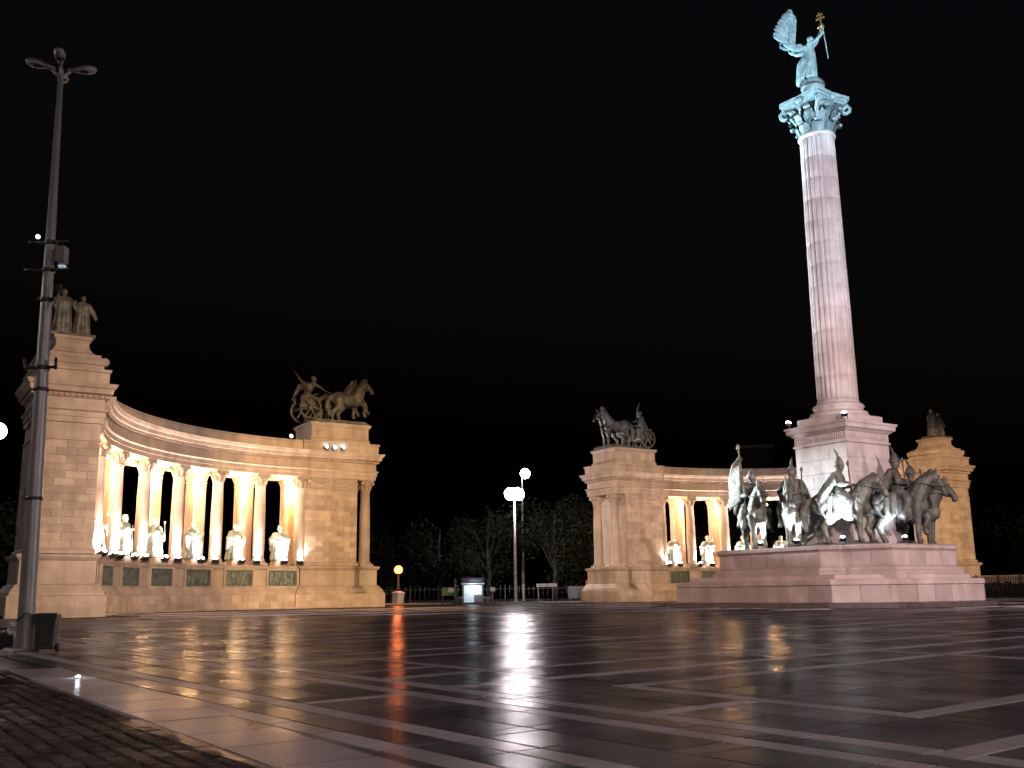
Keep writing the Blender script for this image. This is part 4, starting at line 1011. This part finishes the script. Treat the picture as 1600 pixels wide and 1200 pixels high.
# ================================================================== MASTS, LAMPS
def mast(loc, label, h, lit, power=0, heads=4, rb=.20, rt=.085, lean=(0, 0), rz=.3, group='tall lamp masts'):
    t = empty('lamp_mast', loc, rz, label, 'lamp post', group); t.rotation_euler = (lean[1], lean[0], rz)
    p = MB(); p.lathe([(rb * 1.02, -.05), (rb, .0), (rb * .93, h * .25), (rb * .72, h * .55), (rt, h)], n=18); p.build('pole', M['pole'], t)
    MB().lathe([(rb * 1.22, -.02), (rb * 1.22, .04), (rb * 1.05, .07)], n=18).build('foot_plate', M['pole'], t)
    for z in (.24, .42): MB().lathe([(rb * (1.02 - .42 * z), h * z - .04), (rb * (1.06 - .42 * z) + .012, h * z - .03), (rb * (1.06 - .42 * z) + .012, h * z + .03), (rb * (1.02 - .42 * z), h * z + .04)], n=18).build('clamp_band', M['dark_metal'], t)
    for i in range(heads):
        a = i * 2 * pi / heads + .35; d = Vector((cos(a), sin(a), 0))
        MB().tube([Vector((0, 0, h - .25)), d * .2 + Vector((0, 0, h - .02))], [.04, .035], 7).build('arm', M['pole'], t)
        m = Matrix.Rotation(a, 3, 'Z') @ Matrix.Rotation(R(-9), 3, 'Y')
        hd = MB(); hd.lathe([(.03, 0), (.075, .1), (.10, .3), (.17, .5), (.19, .75), (.14, .93), (.02, 1.0)], d * .12 + Vector((0, 0, h)), 12, mat=m @ Matrix.Rotation(R(90), 3, 'Y') @ Matrix.Diagonal(Vector((.52, .68, .66))))
        ho = hd.build('lamp_head', M['pole'], t)
        g = MB(); g.ell(d * (.52 if lit else .52) + Vector((0, 0, h + (-.02 if lit else .04))), (.60, .60, .62) if lit else (.17, .11, .08), 14, 10, m); g.build('lamp_glass', M['lamp_bright' if power == 650 else 'lamp_white'] if lit else M['dark_metal'], ho)  # lit glass is oversized: the lamp's bloom is built into its shape
    if lit: point(t, (0, -2.4, h - .6), power, PINKW, .5)
    return t
def gnd(x, y): return (x, y, G(x, y))
mp = gnd(-10.22, 21.55)
lm = mast(mp, 'tall grey unlit lamp mast with four dark heads beside the wheeled bin', 13.25, False, rb=.175, rt=.055, lean=(-.021, 0), rz=0, heads=4)
# fittings on the near mast
def bracket(z, w, name, parent, hook=True):
    b = MB(); rr = .19 - .0095 * z
    b.lathe([(rr + .0, z - .05), (rr + .03, z - .04), (rr + .03, z + .04), (rr, z + .05)], n=16)
    for sd in (-1, 1):
        b.tube([(sd * rr, -.05, z), (sd * w, -.1, z)], .035, 6)
        if hook: b.tube([(sd * w, -.1, z - .06), (sd * w, -.1, z + .2)], .035, 6)
    b.build(name, M['dark_metal'], parent)
bracket(6.05, .34, 'banner_bracket', lm)
bracket(7.6, .2, 'cable_bracket', lm, False)
for z, s_ in ((8.3, .5), (8.95, .45)): bracket(z, s_, 'cross_arm', lm, False)
MB().box((.34, -.12, 8.62), (.2, .24, .34)).box((.36, -.12, 8.42), (.14, .16, .06)).build('control_box', M['pole'], lm)
MB().box((.37, -.14, 8.33), (.13, .14, .05)).build('pilot_lamp', M['lamp_win2'], lm)
MB().ell((-.17, -.24, 9.02), (.05, .05, .05), 10, 6).build('signal_lamp', M['lamp_win'], lm)
MB().tube([(.3, -.1, 7.9), (.32, -.12, 7.7), (.25, -.1, 7.55), (.19, -.1, 7.4)], .02, 6).box((.33, -.15, 7.85), (.1, .12, .14)).build('loudspeaker', M['dark_metal'], lm)

mast((.1, 104, 0), 'lit lamp mast with brilliant white heads in the gap between the colonnades', 10.95, True, 650, rb=.17, rt=.08)
mast((1.05, 122, 0), 'more distant lit lamp mast just beside the brilliant one', 15.2, True, 350, heads=1, rb=.18, rt=.08)
mast((-39.0, 74, 0), 'lit lamp mast glowing at the picture edge behind the grey mast', 13.3, True, 1200, rb=.2, rt=.08)
# masts of the same kind round the square behind and beside the viewer
mast((46, 20, 0), 'lit lamp mast standing on the far side of the square', 14, True, 20000)
mast((8, -10, G(8, -10)), 'lit lamp mast standing behind the viewer', 14, True, 5200)
mast((-30, 22, 0), 'lit lamp mast standing across the cobbled road', 14, True, 900)
# square floodlights turned at the piers and podium, on a mast beside the viewer
fm = empty('floodlight_mast', (22, 2, G(22, 2)), .5, 'tall floodlight mast beside the square, turned to the monument', 'lamp post')
MB().lathe([(.24, 0), (.2, 6), (.12, 16)], n=14).build('pole', M['pole'], fm); MB().box((0, 0, 16), (2.4, .16, .16)).build('cross_arm', M['pole'], fm)
fmi = Matrix.Rotation(-.5, 3, 'Z')
def fm_beam(k, tgt, power, color, size):
    loc = Vector((-1 + k * .5, .35, 16)); MB().box((-1 + k * .5, .1, 16.25), (.42, .3, .36)).build('flood_head', M['dark_metal'], fm); MB().box((-1 + k * .5, .27, 16.25), (.36, .03, .3)).build('flood_glass', M['lamp_soft'], fm)
    spot(fm, loc, fmi @ (Vector(tgt) - Vector((22, 2, 0))), power, color, size, .6, .2)
fm_beam(0, W(-1, -2, 6.5), 70000, (1.0, .80, .77), 28)
fm_beam(1, W(-PW, V1, 6), 62000, (1.0, .62, .36), 24)
fm_beam(2, W(-PG, V2, 7), 200000, (1.0, .61, .27), 18)
fm_beam(4, W(PW, V1, 8), 300000, (1.0, .60, .30), 11)
fm_beam(7, W(-29, 32, 3.5), 60000, (1.0, .74, .62), 20)
fm_beam(5, W(0, 0, 26), 90000, (.85, .86, 1.0), 26)
fm_beam(6, W(0, 0, 31.5), 90000, (.42, .82, 1.0), 12)

fm2 = empty('floodlight_mast', (-3, -12, G(-3, -12)), 0, 'tall floodlight mast behind the viewer, turned to the peace chariot pier', 'lamp post')
MB().lathe([(.24, 0), (.2, 6), (.12, 16)], n=14).build('pole', M['pole'], fm2); MB().box((0, 0, 16), (1.2, .16, .16)).build('cross_arm', M['pole'], fm2)
MB().box((0, .1, 16.25), (.42, .3, .36)).build('flood_head', M['dark_metal'], fm2); MB().box((0, .27, 16.25), (.36, .03, .3)).build('flood_glass', M['lamp_soft'], fm2)
spot(fm2, (0, .35, 16), W(PG + 1, V2, 7) - Vector((-3, -12, 0)), 230000, (1.0, .64, .36), 11, .6, .2)
# red-orange globe lamp
t = empty('globe_lamp', (-11.25, 99, 0), 0, 'small lamp with glowing orange-red globe on a stone post', 'lamp')
MB().lathe([(.55, -.02), (.55, .9), (.62, .95), (.62, 1.1), (.3, 1.2)], n=4, smooth=False).build('post', M['concrete'], t)
MB().lathe([(.2, 1.2), (.12, 1.4), (.09, 2.5), (.14, 2.85), (.2, 2.9)], n=12).build('stem', M['dark_metal'], t)
MB().ell((0, 0, 3.25), (.40, .40, .40), 18, 12).build('globe', M['lamp_red'], t); point(t, (0, -.6, 3.3), 420, (1, .25, .07), .4)
# another glimpse of an orange lamp among leaves
t = empty('globe_lamp', (11.8, 112, 0), 0, 'dim orange lamp half hidden in leaves beside the peace chariot pier', 'lamp')
MB().lathe([(.1, 0), (.08, 5.2), (.14, 5.3)], n=10).build('stem', M['dark_metal'], t); MB().ell((0, 0, 5.55), (.22, .22, .22), 12, 8).build('globe', M['lamp_red'], t); point(t, (0, -.5, 5.6), 200, (1, .3, .08), .3)

# ================================================================== STREET FURNITURE
# wheeled bin
bx, by = -9.72, 21.4
t = empty('wheeled_bin', gnd(bx, by), R(12), 'dark plastic wheeled rubbish bin standing beside the grey lamp mast', 'bin', None, .84)
b = MB(); n = 4
def brect(w, d, z, oy=0): return [(-w / 2, -d / 2 + oy, z), (w / 2, -d / 2 + oy, z), (w / 2, d / 2 + oy, z), (-w / 2, d / 2 + oy, z)]
vs = brect(.40, .42, .06) + brect(.49, .52, .80) + brect(.53, .56, .80) + brect(.53, .56, .86)
fs = [(0, 1, 2, 3), (12, 13, 14, 15)] + [(k * 4 + i, k * 4 + (i + 1) % 4, k * 4 + 4 + (i + 1) % 4, k * 4 + 4 + i) for k in range(3) for i in range(4)]
b.add(vs, fs); b.box((0, -.245, .45), (.2, .02, .5), 0).build('body', M['bin'], t)
l = MB(); l.add(brect(.57, .62, .865) + brect(.57, .62, .89) + brect(.46, .5, .93), [(0, 1, 2, 3), (8, 9, 10, 11)] + [(k * 4 + i, k * 4 + (i + 1) % 4, k * 4 + 4 + (i + 1) % 4, k * 4 + 4 + i) for k in range(2) for i in range(4)]); l.build('lid', M['bin'], t)
MB().tube([(-.22, .30, .84), (-.22, .37, .86), (.22, .37, .86), (.22, .30, .84)], .018, 6).build('handle', M['bin'], t)
for sd in (-1, 1):
    w = MB(); w.lathe([(.05, -.025), (.1, -.03), (.1, .03), (.05, .025)], (sd * .23, .2, .10), 14, mat=Matrix.Rotation(pi / 2, 3, 'Y')); w.build('wheel', M['rubber'], t)
cb_ = MB().tube([(mp[0] - .18, mp[1] - .1, mp[2] + .62), (mp[0] + .1, mp[1] - .3, mp[2] + .78), (bx - .18, by - .05, G(bx, by) + .73)], .014, 6).build('bin_strap', M['dark_metal']); tag(cb_, 'thin dark strap tying the wheeled bin to the mast', 'strap')

# car at the picture edge
car = empty('parked_car', gnd(-10.40, 16.35), R(172), 'black car of which only one end shows at the picture edge by the mast', 'car')
prof = [(-2.05, .32), (-2.1, .62), (-1.98, .86), (-1.25, .96), (-.55, 1.40), (.75, 1.42), (1.45, 1.02), (1.95, .93), (2.1, .72), (2.08, .34)]
cbm = MB(); k = len(prof)
ring = []
for (yy, sc) in ((-.80, .96), (-.72, 1.0), (.72, 1.0), (.80, .96)): ring += [(x * (sc if z < 1 else .97), yy * (1 if z < 1 else .84), z * (1 if abs(yy) < .75 else .985)) for x, z in prof]
fs = [(i * k + j, i * k + (j + 1) % k, (i + 1) * k + (j + 1) % k, (i + 1) * k + j) for i in range(3) for j in range(k)] + [tuple(range(k)), tuple(range(3 * k, 4 * k))]
body = cbm.add(ring, fs, True).build('body', M['car'], car); md = body.modifiers.new('b', 'BEVEL'); md.width = .05; md.segments = 2
for sx in (-1.3, 1.32):
    for sy in (-.74, .74):
        w = MB(); m = Matrix.Rotation(pi / 2, 3, 'X'); w.lathe([(.2, -.1), (.3, -.11), (.32, -.07), (.32, .07), (.3, .11), (.2, .1)], (sx, sy, .32), 20, mat=m); wo = w.build('wheel', M['rubber'], car)
        MB().lathe([(.02, -.12), (.19, -.12), (.2, .12), (.02, .12)], (sx, sy, .32), 16, mat=m).build('rim', M['chrome'], wo)
for sy in (-.56, .56):
    MB().box((-2.03, sy, .74), (.12, .34, .14)).build('headlight', M['chrome'], car); MB().box((2.06, sy, .78), (.1, .3, .14)).build('tail_light', M['carlight'], car)
for sd in (-1, 1):
    MB().add([(-.95, sd * .735, 1.0), (1.2, sd * .735, 1.03), (.66, sd * .69, 1.35), (-.5, sd * .69, 1.34)], [(0, 1, 2, 3)]).build('side_window', M['glass'], car)
    MB().box((-.75, sd * .84, 1.0), (.12, .16, .11)).build('mirror', M['car'], car)
MB().add([(-1.22, -.62, .985), (-1.22, .62, .985), (-.62, .58, 1.375), (-.62, -.58, 1.375)], [(0, 1, 2, 3)]).build('windscreen', M['glass'], car)
for sx in (-2.1, 2.1): MB().box((sx, 0, .46), (.12, 1.5, .2)).build('bumper', M['car'], car)
MB().box((-2.17, 0, .62), (.03, .7, .1)).build('grille', M['dark_metal'], car)

# kiosk in the gap
t = empty('kiosk', (-3.75, 92, 0), .04, 'small kiosk with bright lit front window and dark roof sign', 'kiosk')
MB().b2((-.95, 0, 0), (.95, 1.7, 1.72)).build('cabin', M['blue_panel'], t)
MB().b2((-1.05, -.22, 1.72), (1.05, 1.8, 1.82)).build('awning', M['white_panel'], t)
MB().b2((-1.0, -.05, 1.82), (1.0, 1.6, 2.28)).build('roof_sign', M['blue_panel'], t)
MB().b2((-.75, -.075, 1.95), (-.4, -.05, 2.15)).build('red_emblem', M['red_panel'], t)
MB().b2((-.25, -.075, 1.98), (.75, -.05, 2.1)).build('pale_lettering_strip', M['concrete'], t)
MB().b2((-.8, -.03, .12), (.8, -.01, 1.62)).build('front_panel', M['lamp_win2'], t)
MB().ell((.05, -.05, 1.28), (.66, .05, .30), 20, 10).build('lit_window', M['lamp_win'], t)
MB().b2((.1, -.1, .12), (.82, -.05, .78)).build('counter_board', M['concrete'], t)
for sx in (-.88, .88): MB().b2((sx - .07, -.08, 0), (sx + .07, 0, 1.72)).build('corner_post', M['pole'], t)
point(t, (0, -.7, 1.5), 25, (.75, .92, 1), .3)
for x, lab in ((-5.0, 'pale round planter beside the kiosk, on the green sign side'), (-2.4, 'pale round planter beside the kiosk, on the lamp mast side')):
    q = empty('planter', (x, 91.6, 0), 0, lab, 'planter', 'planters flanking the kiosk'); MB().lathe([(.2, 0), (.34, .5), (.4, .55), (.4, .62), (.32, .62), (.3, .5)], n=14).build('tub', M['concrete'], q)
    c = MB(); 
    for i in range(40): a = rnd.uniform(0, 6.3); r_ = rnd.uniform(0, .3); p0 = Vector((r_ * cos(a), r_ * sin(a), .55)); p1 = p0 + Vector((rnd.uniform(-.15, .15), rnd.uniform(-.15, .15), rnd.uniform(.1, .3))); c.add([p0, p0 + Vector((.06, 0, 0)), p1], [(0, 1, 2)])
    c.build('leaves', M['leaf'], q)
t = empty('green_sign', (-5.75, 91.5, 0), .05, 'green board sign on a pole left of the kiosk', 'sign')
MB().tube([(.45, 0, 0), (.45, 0, 2.2)], .06, 8).build('pole', M['concrete'], t); MB().b2((-.75, -.07, .75), (.55, -.03, 1.45)).build('board', M['green_panel'], t); MB().ell((.05, -.08, 1.2), (.28, .03, .2), 12, 8).build('pale_emblem', M['white_panel'], t)
MB().b2((-.7, -.06, 0), (-.62, 0, .75)).build('leg', M['dark_metal'], t); MB().lathe([(.1, 1.75), (.1, 2.15)], (.45, -.03, 0), 8).build('pole_cap', M['blue_panel'], t)
t = empty('round_sign', (-1.95, 91.2, 0), 0, 'small round pale sign on a post right of the kiosk', 'sign')
MB().tube([(0, 0, 0), (0, 0, 1.2)], .05, 7).build('post', M['concrete'], t); MB().lathe([(.02, -.03), (.22, -.03), (.22, .03), (.02, .03)], (0, -.05, 1.25), 16, mat=Matrix.Rotation(pi / 2, 3, 'X')).build('disc', M['white_panel'], t)
t = empty('finger_sign', (2.05, 88.5, 0), .03, 'low post with two pale red-lettered direction boards', 'sign')
MB().lathe([(.14, 0), (.14, .1), (.06, .16), (.055, 1.55)], n=10).build('post', M['concrete'], t)
for i, (x0, x1) in enumerate(((-.15, .72), (.8, 1.6))):
    bo = MB().b2((x0, -.08, 1.40), (x1, -.03, 1.66)).build('board', M['white_panel'], t); MB().b2((x0 + .1, -.095, 1.49), (x1 - .1, -.082, 1.56)).build('letter_row', M['red_panel'], bo)
MB().tube([(-.1, -.02, 1.53), (1.6, -.02, 1.53)], .025, 6).build('rail', M['pole'], t)

# railing across the back of the gap
def railing(name, a, b, h, label, n, mat, spear=True, base=.0):
    a, b = Vector(a), Vector(b); d = b - a; L = d.length; t = empty(name, (a.x, a.y, 0), math.atan2(d.y, d.x), label, 'fence')
    MB().b2((0, -.03, h * .88), (L, .03, h * .88 + .05)).build('top_rail', mat, t); MB().b2((0, -.03, .18), (L, .03, .23)).build('bottom_rail', mat, t)
    bar = MB().tube([(0, 0, .0), (0, 0, h * .95)], .022, 5); 
    if spear: bar.lathe([(.02, h * .95), (.06, h), (.005, h * 1.1)], n=5)
    bm_ = bar.mesh('bar', mat)
    post = MB().box((0, 0, h * .52), (.1, .1, h * 1.04)); post.ell((0, 0, h * 1.08), (.08, .08, .09), 8, 6); post.box((0, 0, h * 1.15), (.05, .05, .12)); pm = post.mesh('post', mat)
    for i in range(n + 1):
        x = L * i / n
        if i % 10 == 0: inst('post', pm, t, (x, 0, 0))
        else: inst('bar', bm_, t, (x, 0, 0))
    return t
railing('iron_fence', (33.2, 77.0), (41.5, 64.5), 1.55, 'dark wrought iron railing with finials right of the column podium', 90, M['dark_metal'])
railing('park_railing', (-16, 108), (14, 108), 1.5, 'dark railing across the back of the gap behind the kiosk', 60, M['dark_metal'])
ks = MB(); ks.b2((0, -.25, -.02), (16, .25, .10)); ko = ks.build('fence_kerb', M['concrete'], None, (33.2, 77.0, 0), (0, 0, math.atan2(-12.5, 8.3))); tag(ko, 'low pale kerb under the wrought iron railing', kind='structure')
t = empty('low_wall', (35.5, 84, 0), R(-58), 'low pale stone wall behind the wrought iron railing', 'wall')
MB().b2((0, 0, 0), (9, .6, 1.6)).build('masonry', M['lime'], t); MB().b2((-.06, -.08, 1.6), (9.06, .68, 1.78)).build('coping', M['lime'], t)
hg = empty('leafy_dark_backing', (35.2, 83.2, 0), R(-58), 'dark leafy backing added between wrought iron railing and low wall', 'backing'); hb = MB()  # dark backing added before the lit wall, in place of ironwork panels
for i in range(1500):
    p = Vector((rnd.uniform(-.5, 10), rnd.uniform(0, .6), rnd.uniform(.0, 1.25))); a1 = Vector((rnd.gauss(0, 1), rnd.gauss(0, 1), rnd.gauss(0, 1))).normalized() * .12; a2 = a1.orthogonal().normalized() * .07
    hb.add([p - a1, p + a2, p + a1, p - a2], [(0, 1, 2, 3)])
inst('foliage', hb.mesh('foliage', M['leaf_dark'], fix=False), hg); MB().b2((-.4, .12, 0), (9.9, .5, 1.1)).build('stems', M['bark'], hg)
t = empty('poster_stand', (6.3, 96, 0), .0, 'dark blue poster stand with red side near the peace chariot pier', 'sign')
MB().b2((-1.3, 0, .35), (.3, .15, 1.45)).build('blue_board', M['blue_panel'], t); MB().b2((.4, 0, .1), (1.5, .2, 2.0)).build('red_board', M['red_panel'], t)
for x in (-1.1, .1, .95): MB().b2((x - .05, .02, 0), (x + .05, .12, .4)).build('leg', M['dark_metal'], t)
# back road behind the gap
br = MB().b2((-30, 100, -.03), (24, 106, .012)).build('back_road', M['asphalt']); tag(br, 'dark road running behind the colonnades', kind='structure')
br = MB().b2((-14, 94.6, -.03), (10, 95.0, .11)).build('back_kerb', M['concrete']); tag(br, 'kerb of the road behind the colonnades', kind='structure')

# ================================================================== TREES
def tree(x, y, h, rx, label, mat='leaf', nleaf=2600, seed=0, trunk=.3):
    r = random.Random(seed); t = empty('tree', (x, y, 0), 0, label, 'tree', 'trees of the park behind')
    tr = MB(); tr.tube([(0, 0, -.1), (.1, 0, h * .25), (-.05, .1, h * .55), (.1, 0, h * .85)], [trunk, trunk * .8, trunk * .5, .06], 9)
    cl = []
    for i in range(13):
        a = r.uniform(0, 6.28); q = r.uniform(.25, .8); zz = r.uniform(.20, .86); c = Vector((rx * q * cos(a), rx * q * sin(a), h * zz)); cl.append((c, r.uniform(.28, .48) * rx))
        tr.tube([(0, 0, h * (zz * .5)), c * .55 + Vector((0, 0, h * zz * .38)), c], [trunk * .35, trunk * .22, .03], 6)
    tr.build('trunk', M['bark'], t)
    m = MB()
    for i in range(nleaf):
        c, q = cl[r.randrange(len(cl))]; d = Vector((r.gauss(0, 1), r.gauss(0, 1), r.gauss(0, .8))).normalized() * q * r.uniform(.45, 1.1)
        p = c + d; s_ = r.uniform(.14, .30); a1 = Vector((r.gauss(0, 1), r.gauss(0, 1), r.gauss(0, 1))).normalized(); a2 = a1.orthogonal().normalized()
        m.add([p - a1 * s_, p + a2 * s_ * .55, p + a1 * s_, p - a2 * s_ * .55], [(0, 1, 2, 3)])
    inst('crown', m.mesh('crown', M[mat], fix=False), t)
tl = [(-19.5, 112, 9.5, 4.6, 'low dark tree behind the orange globe lamp'), (-14, 116, 8.0, 4.2, 'bushy dark tree between the orange globe lamp and the kiosk'), (-8.5, 115, 9.5, 4.6, 'dark leafy tree straight behind the kiosk'), (-3, 116, 11.0, 4.4, 'leafy tree just left of the brilliant lamp mast'),
      (4.5, 114, 11.5, 4.6, 'leafy tree just right of the brilliant lamp mast'), (9.5, 113, 11.8, 4.6, 'leafy tree overlapping the peace chariot pier'), (15, 120, 11, 5, 'dark tree behind the peace chariot colonnade'),
      (24, 118, 10, 5, 'dark tree seen through the openings of the peace chariot colonnade'), (52, 100, 10, 5, 'dark tree right of the far outer pier'), (60, 96, 11, 5, 'dark tree at the picture edge beyond the railing'),
      (-26, 116, 9, 4.6, 'dark tree seen through the war chariot colonnade'), (-40, 84, 10, 4.5, 'dark tree behind the outer pier by the grey mast')]
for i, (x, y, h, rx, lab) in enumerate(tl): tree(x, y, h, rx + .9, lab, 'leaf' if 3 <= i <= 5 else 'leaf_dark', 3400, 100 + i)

# far apartment block
bb = empty('apartment_block', (80, 330, 0), -.2, 'faint dark apartment block with a few dim windows beyond the colonnade', 'building')
MB().b2((-6, 0, 0), (6, 12, 47)).build('wall', M['grey_wall'], bb); MB().b2((-6.3, -.3, 47), (6.3, 12.3, 48)).build('roof', M['concrete'], bb)
for i in range(4):
    for j in range(12):
        lit = rnd.random() < .16
        wo = MB().b2((-4.9 + i * 2.8, -.12, 5.4 + j * 3.4), (-4.0 + i * 2.8, .02, 6.6 + j * 3.4)).build('window', M['win_dim'] if lit else M['win_off'], bb)
